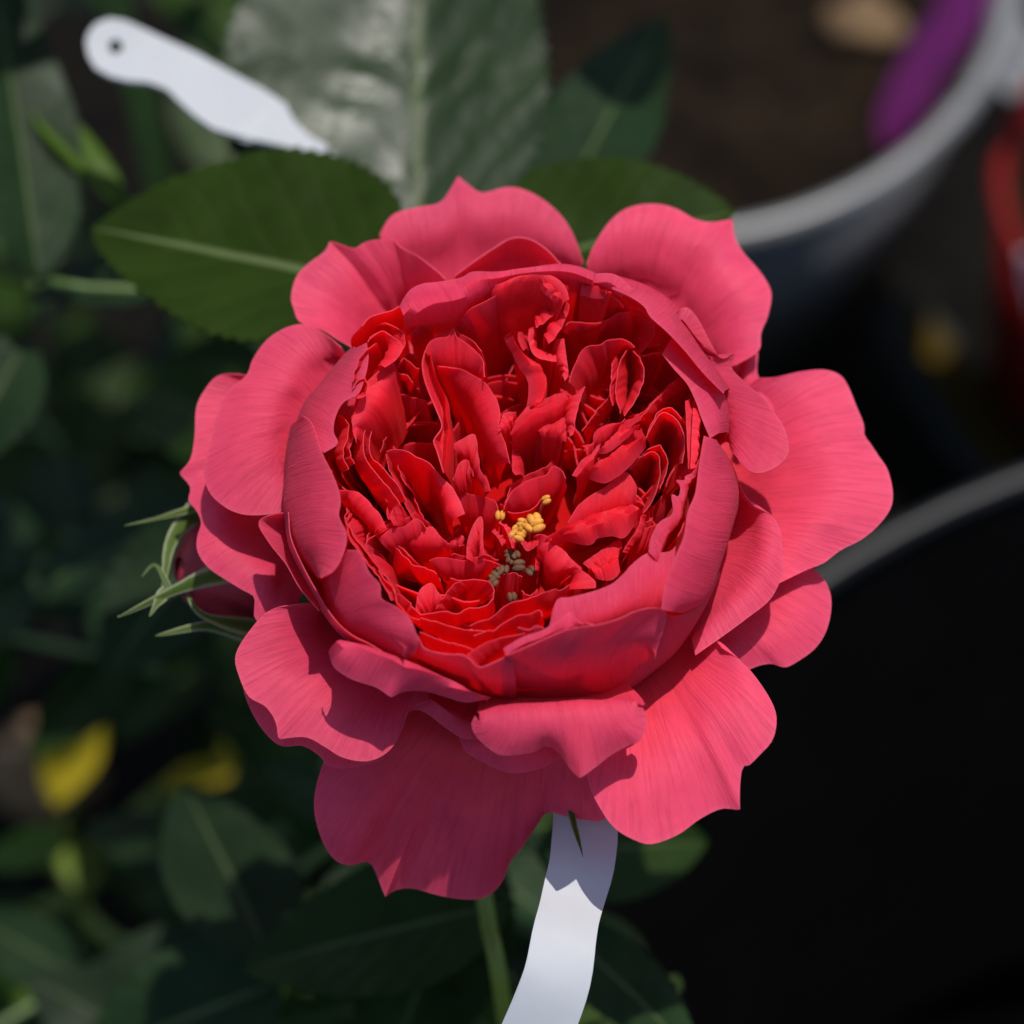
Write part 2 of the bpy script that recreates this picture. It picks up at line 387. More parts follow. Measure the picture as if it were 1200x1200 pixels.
# ---- guard petals, lowest first
def guard(E, B, ze, zb, mids=((0.35, 2.0, 0.8),), **kw):
    kw.setdefault('nu', 72); kw.setdefault('nv', 26); kw.setdefault('amp', 0.62); kw.setdefault('freq', 85); kw.setdefault('th', 0.12)
    petal([(E, ze), (B, zb)], kw.pop('mat', 'guard'), root='guard', mids=mids, **kw)

guard([(380, 893), (372, 915), (368, 940), (371, 965), (380, 990), (393, 1008), (410, 1014), (425, 1010), (435, 1012), (443, 1028), (451, 1049), (453, 1049), (465, 1042), (485, 1041), (510, 1048), (535, 1053), (560, 1054), (577, 1047), (590, 1031), (598, 1010), (610, 995), (625, 972), (641, 952), (665, 957), (690, 961), (708, 960), (716, 935)],
      [(440, 840), (500, 850), (560, 860), (620, 868), (700, 870)], (-4, -14, -20, -21, -19, -12, -6), -3, mids=((0.3, 2.0, 0.6), (0.7, 1.8, .5)))
guard([(283, 795), (287, 815), (297, 838), (312, 860), (330, 874), (355, 874), (375, 886), (386, 898), (410, 900), (450, 890)],
      [(350, 770), (370, 800), (400, 830), (440, 840)], 0, -2)
guard([(281, 438), (256, 440), (241, 455), (230, 477), (228, 510), (223, 538), (211, 553), (211, 556), (223, 571), (221, 587), (230, 598), (236, 613), (231, 630), (232, 648), (245, 666), (267, 681), (285, 692), (298, 700), (298, 718), (302, 728), (340, 745)],
      [(370, 470), (340, 520), (330, 570), (340, 620), (370, 690)], (5, 2, 2, 0), -2)
guard([(355, 707), (318, 714), (292, 740), (276, 769), (281, 795), (292, 817), (311, 828), (323, 846), (326, 865), (329, 866), (358, 864), (380, 875), (402, 888), (432, 892), (457, 879), (472, 853), (478, 832), (500, 822)],
      [(385, 715), (400, 740), (430, 765), (470, 785), (510, 800)], (7, 6, 5, 4, 5), 1, mids=((0.35, 2.2, 0.8), (0.7, 1.8, 1)))
guard([(400, 407), (377, 389), (355, 380), (333, 385), (311, 400), (296, 422), (289, 440), (267, 459), (254, 488), (248, 517), (239, 550), (245, 576), (263, 594), (285, 603), (314, 603), (337, 598)],
      [(410, 430), (385, 450), (365, 480), (350, 520), (345, 560)], (12, 9, 8, 9), 7.5, mids=((0.35, 2.0, 0.5), (0.7, 2.2, 0.6)))
guard([(445, 274), (460, 252), (490, 243), (515, 238), (528, 222), (536, 208), (538, 208), (548, 216), (565, 226), (590, 220), (610, 221), (635, 233), (657, 252), (672, 275), (684, 308)],
      [(470, 360), (520, 350), (570, 345), (620, 345), (670, 345)], 6, 0, mids=((0.4, 2.0, 0.8),))
guard([(412, 407), (394, 397), (380, 388), (352, 378), (344, 362), (341, 347), (347, 325), (360, 310), (380, 295), (386, 284), (389, 283), (400, 287), (415, 291), (427, 284), (440, 281), (460, 281), (470, 290), (490, 300), (512, 317), (523, 328)],
      [(425, 425), (445, 410), (465, 395), (490, 380), (515, 370)], (11, 9, 9, 12, 14), 3, mids=((0.35, 1.6, 0.8), (0.7, 0.6, .5)))
guard([(862, 440), (887, 411), (888, 440), (909, 475), (900, 500), (870, 520)],
      [(830, 450), (835, 470), (840, 500), (845, 520)], 3, -1)
guard([(688, 310), (695, 290), (710, 265), (728, 248), (750, 240), (775, 240), (795, 246), (810, 255), (825, 260), (840, 260), (856, 257), (859, 259), (861, 277), (870, 295), (885, 312), (897, 328), (904, 345), (900, 370), (892, 390), (889, 411), (862, 428)],
      [(690, 350), (730, 355), (770, 375), (800, 405), (830, 450)], (8, 8, 7, 6, 7), 1, mids=((0.35, 3.0, 0.8), (0.7, 2.0, .6)))
guard([(950, 664), (965, 678), (973, 695), (974, 715), (968, 740), (955, 760), (935, 775), (920, 782), (905, 778), (890, 780), (870, 786), (845, 775)],
      [(850, 640), (840, 670), (825, 700), (800, 735)], (-1, -3, -2), -3)
guard([(888, 443), (910, 442), (935, 436), (965, 433), (985, 440), (995, 455), (1003, 475), (1012, 497), (1013, 510), (1020, 520), (1030, 535), (1040, 550), (1046, 575), (1044, 595), (1030, 615), (1010, 632), (985, 645), (965, 660), (945, 668), (900, 690)],
      [(840, 490), (848, 530), (850, 580), (848, 620), (838, 660)], (5, 4, 3, 2), -1, mids=((0.35, 2.6, 0.8), (0.7, 2.0, .6)))
guard([(862, 560), (880, 590), (905, 605), (915, 625), (917, 650), (915, 677), (902, 703), (875, 725), (848, 745), (815, 768)],
      [(846, 560), (850, 600), (845, 640), (830, 680), (800, 725)], (9, 8, 6, 6), 2)
guard([(537, 862), (545, 880), (560, 890), (580, 900), (600, 906), (625, 903), (645, 895), (660, 880)],
      [(560, 825), (600, 830), (640, 828)], 2, 0)
guard([(474, 838), (485, 832), (500, 836), (525, 855), (545, 866), (570, 866)],
      [(490, 800), (530, 815), (570, 822)], 4, 1)
guard([(846, 760), (870, 776), (890, 800), (905, 825), (910, 845), (905, 868), (890, 885), (878, 897), (870, 900), (867, 925), (867, 947), (865, 949), (845, 948), (820, 960), (795, 978), (765, 989), (745, 985), (720, 970), (702, 945), (690, 918), (688, 890), (705, 862)],
      [(815, 735), (790, 765), (760, 790), (725, 808), (690, 816)], (6, 6, 4, 2, 3, 5), 1, mids=((0.35, 2.8, 0.8), (0.7, 2.2, .8)))
# folded-over lips in front
petal([([(753, 829), (757, 838), (757, 852), (750, 868), (735, 874), (715, 885), (700, 897), (681, 911), (679, 911), (668, 900), (655, 882), (640, 874), (625, 881), (605, 884), (585, 884), (567, 872), (556, 859), (553, 848), (557, 839)], (12.5, 10, 9, 10, 12.5)),
       ([(750, 834), (735, 848), (700, 856), (660, 856), (620, 857), (585, 858), (562, 848)], 12.5),
       ([(745, 823), (720, 820), (660, 823), (600, 828), (562, 836)], 12.8),
       ([(748, 815), (700, 812), (650, 815), (600, 814), (562, 822)], (8, 5, 5, 8))], 'guard', root='guard', nu=70, nv=26, th=0.12, amp=0.3)
petal([([(386, 764), (389, 776), (396, 786), (415, 797), (440, 805), (457, 816), (460, 816), (475, 810), (500, 810), (525, 817), (547, 823), (575, 818)], (15, 14, 13, 12)),
       ([(389, 757), (410, 772), (450, 787), (490, 798), (530, 810), (572, 817)], (17, 16, 15, 12.5)),
       ([(398, 750), (422, 755), (457, 767), (482, 777), (515, 792), (552, 809), (572, 816)], (17, 17, 16, 12.5)),
       ([(410, 752), (430, 756), (460, 766), (490, 780), (520, 794), (552, 806), (575, 812)], 5)], 'guard', root='guard', nu=70, nv=26, th=0.12, amp=0.3)
# right-hand folded petal and others leaning on the cup
petal([([(792, 366), (804, 360), (817, 372), (832, 400), (842, 417), (850, 420), (861, 414), (857, 431), (875, 450), (892, 465), (909, 486), (920, 504), (924, 530), (913, 545), (895, 554), (880, 553), (866, 540)], (20, 18, 15, 13, 13, 15)),
       ([(788, 372), (806, 385), (822, 410), (838, 440), (850, 470), (858, 500), (858, 530)], (19, 17, 14, 13)),
       ([(775, 375), (800, 405), (825, 440), (838, 480), (845, 520)], 9)], 'cup', root='cup', nu=70, nv=24, th=0.12, amp=0.35)
petal([([(533, 323), (557, 305), (580, 290), (600, 279), (620, 280), (640, 292), (657, 310)], 15),
       ([(535, 335), (565, 325), (595, 318), (625, 316), (655, 320)], 9)], 'guard', root='cup', nu=40, nv=20)
petal([([(345, 600), (322, 602), (303, 612), (315, 635), (335, 660), (352, 690), (374, 716)], (14, 11, 12, 13)),
       ([(350, 600), (345, 615), (348, 640), (360, 668), (384, 705)], 8)], 'cup', root='cup', nu=40, nv=18)
# ---- cup wall
cup = lambda rows, **kw: petal(rows, 'cup', root='cup', **{**dict(nu=52, nv=24, amp=0.35, freq=110, th=0.12), **kw})
cup([([(338, 600), (341, 630), (354, 662), (372, 695), (392, 725), (412, 744), (435, 756), (470, 778)], 16),
     ([(334, 605), (337, 635), (350, 667), (368, 700), (390, 732), (412, 752), (445, 772), (475, 787)], 10),
     ([(345, 620), (350, 645), (362, 675), (380, 705), (400, 732), (425, 755), (460, 775), (480, 785)], 3)])
cup([([(355, 487), (365, 495), (371, 510), (377, 530), (390, 557), (397, 575), (399, 590), (397, 605), (405, 622), (406, 636), (400, 655), (390, 670), (376, 677)], (22, 23, 23, 22)),
     ([(350, 492), (353, 510), (356, 535), (362, 560), (367, 585), (368, 610), (372, 635), (377, 655), (376, 676)], (20, 20.5, 20)),
     ([(343, 500), (336, 540), (333, 582), (336, 608), (344, 637), (355, 656), (373, 679)], 14),
     ([(352, 510), (345, 545), (342, 582), (346, 610), (354, 640), (366, 660), (385, 685)], 4)])
cup([([(430, 402), (432, 420), (428, 442), (420, 462), (403, 472), (394, 487), (391, 505), (396, 520), (380, 531)], 22),
     ([(418, 408), (412, 425), (402, 445), (390, 465), (378, 485), (372, 505), (366, 520)], 21),
     ([(416, 406), (397, 425), (377, 450), (362, 471), (353, 492), (352, 515)], 16),
     ([(420, 415), (402, 432), (385, 455), (370, 475), (360, 500), (358, 520)], 6)], amp=0.6)
cup([([(407, 645), (422, 647), (432, 670), (445, 685), (447, 702), (465, 712), (480, 725), (487, 740), (490, 757), (484, 768), (474, 774)], (22, 22, 21, 20, 14)),
     ([(395, 665), (405, 680), (415, 700), (430, 720), (450, 737), (468, 752), (474, 768)], 19),
     ([(378, 678), (387, 715), (402, 735), (422, 748), (452, 766), (470, 775)], 13),
     ([(388, 685), (396, 712), (412, 733), (432, 748), (455, 764), (475, 778)], 5)], amp=0.5)
cup([([(488, 743), (493, 753), (498, 760), (513, 765), (530, 767), (540, 767), (550, 772), (562, 782), (580, 776), (600, 766)], 19),
     ([(478, 768), (495, 776), (513, 783), (530, 789), (550, 796), (575, 803), (605, 805)], 12),
     ([(480, 780), (500, 791), (522, 801), (548, 811), (575, 818), (605, 821)], 5),
     ([(490, 775), (510, 788), (530, 798), (555, 806), (580, 812), (605, 815)], 0)])
cup([([(592, 768), (605, 763), (630, 752), (667, 737), (700, 732), (725, 725), (745, 716), (767, 712), (780, 716), (779, 732), (773, 752), (767, 772)], (20, 21, 22, 21, 18, 14)),
     ([(592, 785), (620, 783), (655, 776), (690, 768), (720, 760), (745, 752), (762, 752), (767, 765)], (15, 16, 16, 15)),
     ([(590, 805), (620, 808), (655, 806), (690, 800), (720, 790), (745, 778), (765, 770)], (9, 9, 10)),
     ([(590, 820), (620, 822), (655, 823), (705, 817), (742, 802), (767, 780)], 4),
     ([(595, 812), (625, 815), (660, 814), (700, 808), (735, 795), (760, 775)], -1)])
cup([([(747, 700), (775, 716), (790, 722), (806, 718), (826, 703), (841, 670)], 14),
     ([(745, 760), (770, 757), (790, 745), (808, 730), (826, 706), (842, 674)], 9),
     ([(705, 818), (742, 804), (770, 785), (797, 760), (812, 735), (830, 700)], 4),
     ([(700, 808), (735, 795), (760, 775), (785, 748), (800, 722), (818, 690)], -1)])
cup([([(825, 511), (820, 540), (815, 577), (806, 600), (801, 630), (788, 660), (778, 690), (775, 714)], (22, 23, 23, 21)),
     ([(837, 515), (838, 545), (837, 580), (832, 612), (824, 645), (810, 675), (795, 700), (783, 716)], 20.5),
     ([(840, 517), (852, 535), (860, 558), (861, 590), (852, 632), (840, 670), (825, 702), (800, 718)], 15),
     ([(835, 530), (846, 545), (852, 565), (852, 595), (844, 630), (832, 665), (817, 695), (800, 710)], 5)])
cup([([(776, 415), (790, 433), (805, 450), (815, 470), (822, 490), (832, 514)], 20.5),
     ([(783, 402), (807, 424), (832, 452), (840, 480), (842, 508)], 20),
     ([(790, 396), (815, 422), (840, 458), (850, 485), (850, 515)], 13)])
cup([([(717, 338), (740, 349), (755, 360), (762, 372), (780, 388), (800, 408), (825, 438), (848, 461)], (23, 24, 24, 22)),
     ([(720, 335), (745, 341), (770, 352), (786, 366), (793, 382), (810, 408), (832, 436), (848, 459)], (22, 22, 22, 21)),
     ([(722, 334), (748, 342), (772, 355), (788, 370), (796, 386), (813, 412), (834, 440), (850, 464)], 13)])
# back wall: lip rolled outwards, red inner face
petal([([(469, 359), (473, 351), (481, 340), (495, 333), (513, 331), (540, 326), (554, 319), (580, 319), (610, 316), (640, 311), (660, 310), (679, 313), (697, 320)], 22),
       ([(473, 371), (493, 365), (513, 360), (530, 356), (545, 348), (560, 338), (590, 325), (610, 320), (640, 318), (670, 320), (695, 328)], 24),
       ([(480, 400), (500, 398), (530, 395), (560, 390), (590, 380), (620, 372), (660, 368), (695, 366)], 12)], 'cup', nu=64, nv=22)
petal([([(424, 382), (433, 372), (447, 367), (459, 364), (468, 359)], 22), ([(412, 406), (433, 399), (447, 388), (460, 382), (474, 374)], 16)], 'inner')
petal([([(660, 322), (693, 321), (718, 321), (732, 330), (742, 340)], 22.5), ([(677, 329), (700, 334), (717, 341), (728, 348)], 22), ([(675, 350), (700, 354), (722, 358), (735, 362)], 16)], 'cup')

# ---- the heart: folded inner petals
def inn(E, B, ze, zb, **kw):
    return petal([(E, ze), (B, zb)], kw.pop('mat', 'inner'), **{**dict(nu=34, nv=13, amp=0.32, freq=210, th=0.10, ruffle=0.20), **kw})
HEART = [
 # upper left
 ([(431, 401), (436, 395), (447, 388), (457, 392), (468, 400), (472, 408), (468, 417), (460, 425), (451, 431)], [(437, 400), (447, 395), (453, 396), (457, 402), (455, 412), (451, 421), (445, 432)], 22, 20),
 ([(440, 404), (431, 409), (421, 420), (417, 431), (413, 447)], [(446, 413), (440, 413), (433, 420), (428, 432), (425, 445)], 23, 19),
 ([(412, 455), (418, 448), (427, 444), (431, 453), (426, 464), (419, 468)], [(416, 458), (420, 452), (425, 450), (427, 455), (424, 461), (420, 464)], 22.5, 19),
 ([(463, 435), (449, 444), (436, 452), (424, 464), (417, 480), (413, 492), (414, 508), (418, 519)], [(464, 441), (458, 455), (455, 464), (449, 472), (444, 480), (430, 493), (421, 504), (418, 514)], 20, 19),
 ([(466, 430), (473, 420), (481, 425), (491, 433)], [(467, 438), (474, 440), (484, 446), (490, 448)], 17, 13),
 ([(463, 440), (471, 438), (478, 441), (484, 448)], [(468, 446), (475, 458), (480, 468), (486, 465)], 16, 11),
 ([(482, 392), (490, 382), (499, 377)], [(486, 420), (500, 412), (512, 405)], 18, 12),
 ([(498, 412), (505, 400), (513, 396), (526, 394), (529, 386), (533, 386), (535, 394), (551, 405), (562, 415), (567, 427), (568, 442)], [(508, 428), (515, 430), (530, 432), (545, 434), (555, 439), (567, 446)], 19, 16),
 ([(515, 430), (530, 431), (543, 434), (555, 440), (567, 447), (577, 460), (583, 469), (587, 487), (585, 499), (592, 520), (598, 543)], [(513, 436), (527, 447), (547, 463), (560, 485), (571, 509), (580, 532), (592, 545)], 17.5, 15),
 ([(455, 470), (470, 462), (485, 466), (500, 470)], [(462, 512), (485, 520), (512, 528)], 13, 5),
 ([(455, 483), (445, 493), (437, 503)], [(456, 495), (449, 505), (441, 513)], 15, 11),
 ([(458, 503), (450, 515), (446, 530)], [(465, 512), (459, 525), (453, 542)], 14, 9),
 ([(398, 487), (405, 491), (409, 500), (407, 515), (403, 527), (404, 540), (409, 550)], [(396, 495), (399, 505), (399, 515), (395, 528), (396, 545), (400, 558)], 19, 15),
 ([(441, 489), (431, 499), (426, 512), (426, 527), (429, 539), (435, 548), (447, 562), (458, 575), (470, 592)], [(429, 503), (418, 512), (417, 522), (414, 535), (418, 550), (428, 565), (442, 583), (456, 598)], 18, 13.5),
 ([(446, 563), (450, 575), (453, 587), (462, 589), (457, 605), (461, 616)], [(455, 568), (463, 580), (470, 592), (475, 600), (478, 612), (470, 620)], 16, 13),
 ([(453, 529), (461, 526), (473, 528), (488, 535), (500, 541), (510, 551), (521, 562), (530, 571), (538, 585), (545, 602)], [(455, 535), (467, 533), (482, 537), (497, 544), (507, 556), (515, 574), (520, 592), (530, 610)], 16, 15),
 ([(484, 568), (494, 560), (506, 562)], [(486, 600), (497, 605), (510, 605)], 9, 2),
 ([(484, 568), (488, 588), (497, 610), (508, 618)], [(478, 575), (480, 595), (488, 612), (500, 622)], 10, 5),
 ([(452, 532), (458, 552), (468, 577), (480, 602), (492, 615)], [(468, 542), (478, 565), (486, 590), (497, 612)], 14.5, 6),
 ([(398, 574), (410, 575), (420, 577), (432, 587), (438, 595), (445, 602), (453, 619)], [(398, 585), (408, 586), (416, 596), (426, 605), (435, 617), (443, 625)], 18, 16.5),
 ([(408, 604), (406, 617), (408, 632), (417, 640)], [(413, 601), (425, 610), (435, 620), (432, 640)], 17.5, 13),
 # lower left
 ([(407, 622), (412, 637), (425, 652), (436, 668), (446, 678), (452, 690), (458, 704)], [(413, 625), (419, 640), (429, 653), (440, 668), (450, 680), (460, 695), (463, 706)], 19, 15),
 ([(443, 625), (432, 632), (429, 642), (433, 655), (442, 667), (452, 678), (457, 690)], [(460, 620), (447, 630), (440, 643), (447, 657), (453, 667), (460, 675), (463, 687)], 16.5, 12.5),
 ([(443, 632), (457, 620), (473, 617), (485, 608), (493, 610), (498, 618)], [(455, 645), (467, 640), (478, 637), (487, 632), (495, 630), (501, 625)], 15, 13),
 ([(485, 627), (493, 620), (507, 618), (515, 627), (522, 635), (528, 638)], [(474, 640), (484, 642), (498, 643), (513, 644), (528, 648)], 14, 12.5),
 ([(527, 635), (540, 628), (544, 632), (538, 640)], [(530, 643), (538, 644), (546, 642)], 12, 11),
 ([(464, 642), (477, 655), (484, 661), (497, 665), (512, 672)], [(462, 675), (477, 674), (495, 682), (507, 687), (520, 692)], 14, 9),
 ([(503, 657), (513, 653), (532, 655), (547, 657), (560, 652), (572, 657), (587, 662)], [(515, 672), (527, 676), (540, 678), (557, 674), (578, 669)], 13, 10.5),
 ([(546, 655), (548, 633), (555, 615), (562, 605), (566, 610), (566, 633), (567, 650)], [(553, 660), (556, 645), (559, 635), (560, 630), (561, 640), (561, 655)], 14, 13),
 ([(528, 677), (538, 680), (555, 679), (573, 682), (578, 690), (578, 703)], [(522, 700), (527, 706), (537, 709), (553, 709), (567, 706)], 12.5, 6),
 ([(510, 713), (522, 697), (532, 685), (540, 680)], [(518, 715), (527, 705), (537, 695), (545, 688)], 13, 11),
 ([(488, 717), (488, 703), (493, 690), (505, 683), (513, 693), (518, 700)], [(493, 719), (500, 718), (507, 716), (514, 712)], 13.5, 12),
 ([(467, 695), (477, 703), (487, 715), (493, 720)], [(465, 710), (473, 718), (483, 724), (492, 725)], 15.5, 13),
 ([(443, 668), (452, 680), (461, 690), (466, 706), (480, 722), (492, 726)], [(448, 682), (455, 695), (463, 708), (472, 718), (485, 728), (492, 733)], 18, 15),
 ([(492, 720), (507, 718), (523, 717), (535, 720), (550, 713), (567, 710), (578, 702)], [(493, 730), (510, 735), (530, 735), (548, 728), (565, 722), (580, 714)], 14, 10),
 ([(493, 724), (507, 728), (523, 732), (533, 736), (548, 738), (573, 741)], [(493, 738), (510, 745), (530, 752), (550, 758), (573, 757)], 15.5, 11.5),
 ([(492, 740), (507, 747), (523, 752), (540, 756), (555, 761)], [(497, 755), (512, 763), (540, 768), (557, 777)], 17, 13),
 ([(547, 768), (555, 762), (570, 753), (590, 747), (605, 744), (615, 742)], [(563, 782), (575, 772), (590, 763), (612, 757)], 18.5, 15.5),
 ([(555, 745), (572, 739), (578, 739), (590, 731), (605, 722), (620, 719), (632, 715), (636, 722)], [(556, 757), (575, 752), (590, 746), (605, 741), (620, 737), (637, 732)], 17, 13.5),
 ([(550, 733), (560, 729), (575, 724), (590, 712), (602, 706), (617, 703), (632, 697), (650, 690), (656, 692), (668, 685)], [(560, 742), (578, 737), (592, 728), (605, 720), (620, 715), (640, 714), (662, 704)], 15, 12),
 # front right
 ([(633, 635), (648, 637), (662, 647), (677, 664), (690, 674), (698, 682), (698, 689)], [(633, 641), (638, 658), (645, 670), (656, 673), (668, 668), (674, 680), (662, 692)], 14.5, 13),
 ([(648, 639), (665, 635), (680, 638), (693, 638), (700, 631), (717, 628), (730, 631), (741, 620), (750, 605)], [(644, 635), (665, 623), (687, 614), (702, 608), (719, 602), (740, 599), (752, 600)], 14, 15.5),
 ([(665, 612), (677, 593), (693, 580), (710, 570), (732, 553), (744, 566), (746, 582)], [(668, 624), (682, 617), (695, 610), (712, 604), (730, 600), (744, 597)], 14, 12),
 ([(590, 597), (595, 585), (604, 572), (620, 562), (640, 556), (648, 546), (658, 551), (664, 560)], [(591, 600), (604, 602), (622, 597), (634, 588), (648, 583), (662, 574)], 13.5, 10),
 ([(591, 599), (604, 601), (618, 598), (628, 592), (634, 585), (643, 583), (645, 588)], [(592, 608), (604, 610), (616, 606), (626, 599), (636, 592), (643, 590)], 11.5, 9),
 ([(527, 523), (542, 514), (556, 509), (560, 527), (563, 550), (571, 565), (575, 575)], [(539, 535), (550, 540), (555, 550), (562, 565), (567, 580)], 16, 14.5),
 ([(532, 563), (535, 550), (540, 541), (548, 539), (553, 550), (554, 558)], [(534, 575), (540, 573), (547, 568), (553, 562)], 15.5, 13.5),
 ([(527, 572), (540, 577), (555, 580), (570, 583), (580, 588), (585, 603)], [(535, 602), (548, 612), (560, 615), (573, 620), (584, 615)], 12.5, 9),
 ([(598, 509), (604, 497), (616, 485), (632, 478), (647, 472), (661, 467), (665, 464)], [(599, 511), (613, 503), (625, 494), (640, 488), (655, 482), (664, 473)], 17.5, 18.5),
 ([(628, 505), (640, 496), (656, 482), (662, 493), (664, 505), (662, 518)], [(634, 511), (644, 511), (655, 514), (660, 518)], 16.5, 16.5),
 ([(618, 506), (630, 511), (645, 511), (658, 515)], [(615, 540), (630, 548), (645, 548), (656, 542)], 15, 9.5),
 ([(583, 505), (588, 493), (601, 488)], [(588, 508), (596, 503), (600, 497)], 17.8, 17.5),
 ([(597, 512), (600, 530), (600, 550), (604, 557)], [(606, 510), (610, 530), (612, 550), (612, 560)], 15, 12.5),
 ([(686, 453), (680, 470), (675, 490), (672, 508), (668, 512)], [(672, 470), (664, 480), (664, 495), (666, 508)], 18, 16.5),
 # top
 ([(550, 354), (570, 339), (590, 331), (605, 325), (620, 321), (640, 321), (655, 328), (664, 339), (667, 351)], [(551, 362), (568, 353), (583, 345), (598, 338), (612, 333), (630, 332), (645, 340), (655, 350), (660, 358)], (18, 22.5, 23.5, 23.5, 23.5, 23.5, 23.5, 23.5, 23.5), (15, 20, 22.5, 22.5, 22.5, 22.5, 22.5, 22.5, 22.5)),
 ([(534, 384), (542, 372), (553, 360), (570, 352), (583, 345), (600, 337), (612, 333), (628, 331)], [(538, 398), (560, 404), (580, 398), (600, 392), (618, 386)], (15, 20, 22.3, 22.3, 22.3, 22.3, 22.3, 22.3), 14.5),
 ([(631, 331), (637, 342), (646, 350), (654, 355)], [(634, 328), (645, 337), (652, 343), (659, 351)], 22.6, 23.4),
 ([(653, 357), (652, 365), (640, 376), (628, 384)], [(650, 356), (634, 367), (626, 378)], 20.5, 18),
 ([(668, 358), (664, 370), (658, 384), (649, 397), (643, 403)], [(664, 360), (652, 375), (641, 384), (637, 396)], 20.5, 19),
 ([(620, 385), (619, 397), (623, 412), (631, 420), (643, 423), (652, 424)], [(628, 388), (629, 405), (637, 414), (650, 419)], 18.5, 17.5),
 ([(590, 396), (599, 412), (610, 432), (619, 448), (619, 462), (617, 480)], [(600, 394), (613, 414), (628, 427), (638, 438), (641, 450), (638, 466), (628, 477)], 16, 17.5),
 ([(560, 402), (575, 397), (590, 396)], [(570, 460), (590, 475), (612, 482)], 12, 5),
 ([(622, 367), (611, 382), (607, 397), (613, 411)], [(628, 372), (619, 387), (616, 400), (621, 412)], 15.5, 14),
 ([(661, 397), (664, 420), (666, 438), (662, 447)], [(649, 405), (652, 420), (659, 442)], 17.5, 16.5),
 ([(660, 385), (668, 377), (685, 378), (700, 378), (713, 373), (723, 368), (738, 365)], [(661, 400), (675, 407), (690, 404), (708, 400), (725, 398), (740, 400)], 17.5, 12),
 ([(680, 333), (693, 335), (717, 347), (731, 358)], [(672, 367), (690, 374), (710, 374), (730, 370)], 21, 14),
 ([(680, 346), (700, 350), (718, 348)], [(681, 336), (700, 338), (716, 344)], 21, 22),
 # upper right
 ([(747, 362), (760, 370), (767, 383), (765, 397), (757, 408), (748, 416)], [(737, 367), (742, 383), (743, 397), (745, 410)], 15.5, 12),
 ([(667, 448), (672, 432), (680, 413), (690, 406), (702, 404), (712, 399), (727, 397), (738, 402), (744, 407)], [(680, 465), (690, 450), (704, 437), (718, 427), (731, 417)], 18, 13),
 ([(734, 411), (728, 422), (724, 437), (722, 455), (723, 472), (727, 485)], [(738, 414), (737, 430), (736, 445), (734, 460), (731, 478)], 17.5, 12),
 ([(742, 412), (750, 420), (755, 437), (752, 453), (745, 468), (732, 488)], [(739, 416), (742, 428), (745, 440), (742, 455), (737, 468), (730, 482)], 18, 13),
 ([(718, 460), (702, 478), (682, 505)], [(722, 470), (708, 487), (688, 508)], 13.5, 10),
 ([(735, 492), (750, 490), (763, 475), (777, 460), (790, 448)], [(742, 498), (757, 494), (770, 485), (785, 472), (800, 463)], 15.5, 12.5),
 ([(750, 418), (763, 415), (775, 413)], [(753, 424), (765, 422), (774, 418)], 16, 14),
 ([(757, 513), (767, 493), (777, 484), (787, 487), (797, 498), (802, 513), (802, 532), (800, 543)], [(761, 525), (770, 512), (778, 506), (784, 508), (789, 518), (792, 535), (793, 550)], 17.5, 11),
 ([(803, 470), (804, 495), (805, 520), (806, 550)], [(808, 472), (810, 495), (811, 520), (808, 550)], 19, 18),
 ([(812, 478), (811, 500), (810, 525), (809, 550)], [(816, 483), (820, 505), (819, 525), (813, 550)], 20, 19),
 ([(685, 557), (693, 562), (708, 566), (718, 562), (732, 552), (748, 535), (756, 525), (754, 517)], [(690, 548), (710, 537), (727, 525), (743, 517), (752, 514)], 15.5, 17),
 ([(700, 532), (713, 530), (730, 517), (748, 501)], [(705, 525), (718, 512), (735, 503), (747, 499)], 17, 17.5),
 ([(670, 557), (682, 540), (693, 532), (702, 520), (715, 505), (727, 497), (732, 490)], [(677, 562), (692, 547), (696, 537), (702, 525), (714, 512), (727, 502)], 18, 17.5),
 ([(682, 522), (693, 520), (698, 507), (713, 497), (727, 495)], [(690, 532), (697, 523), (706, 513), (718, 505), (728, 498)], 18.5, 18.5),
 ([(737, 550), (753, 535), (765, 530), (772, 535), (774, 547), (772, 563), (767, 580), (758, 597), (750, 603)], [(743, 558), (757, 547), (764, 545), (766, 555), (763, 573), (756, 593)], 14.5, 9),
 ([(683, 660), (705, 645), (727, 630)], [(692, 670), (710, 663), (728, 646)], 12, 12),
 ([(698, 677), (707, 680), (719, 679), (727, 670)], [(692, 667), (705, 664), (722, 652)], 13, 13.5),
 ([(753, 603), (747, 618), (735, 638), (730, 647)], [(757, 607), (752, 622), (742, 640), (735, 650)], 15, 13.5),
 ([(748, 618), (760, 618), (772, 613)], [(735, 657), (748, 652), (759, 647)], 14, 10.5),
 # small petaloids round the stamens
 ([(584, 613), (590, 617), (596, 630), (600, 643)], [(587, 612), (596, 620), (602, 632), (602, 643)], 12.5, 12),
 ([(576, 623), (583, 630), (588, 640)], [(580, 622), (587, 628), (592, 638)], 12, 11.5),
 ([(610, 636), (618, 646), (630, 639)], [(612, 634), (622, 636), (631, 635)], 12.5, 12),
 ([(628, 668), (628, 655), (632, 643), (637, 655)], [(632, 670), (634, 660), (636, 650), (639, 660)], 12, 11),
 ([(590, 673), (602, 671), (612, 676)], [(587, 703), (597, 710), (606, 700)], 11, 6),
 ([(611, 692), (620, 698), (630, 690)], [(612, 697), (620, 703), (632, 698)], 12, 11),
]
for E, B, ze, zb in HEART: inn(E, B, ze, zb)
frng = random.Random(5)
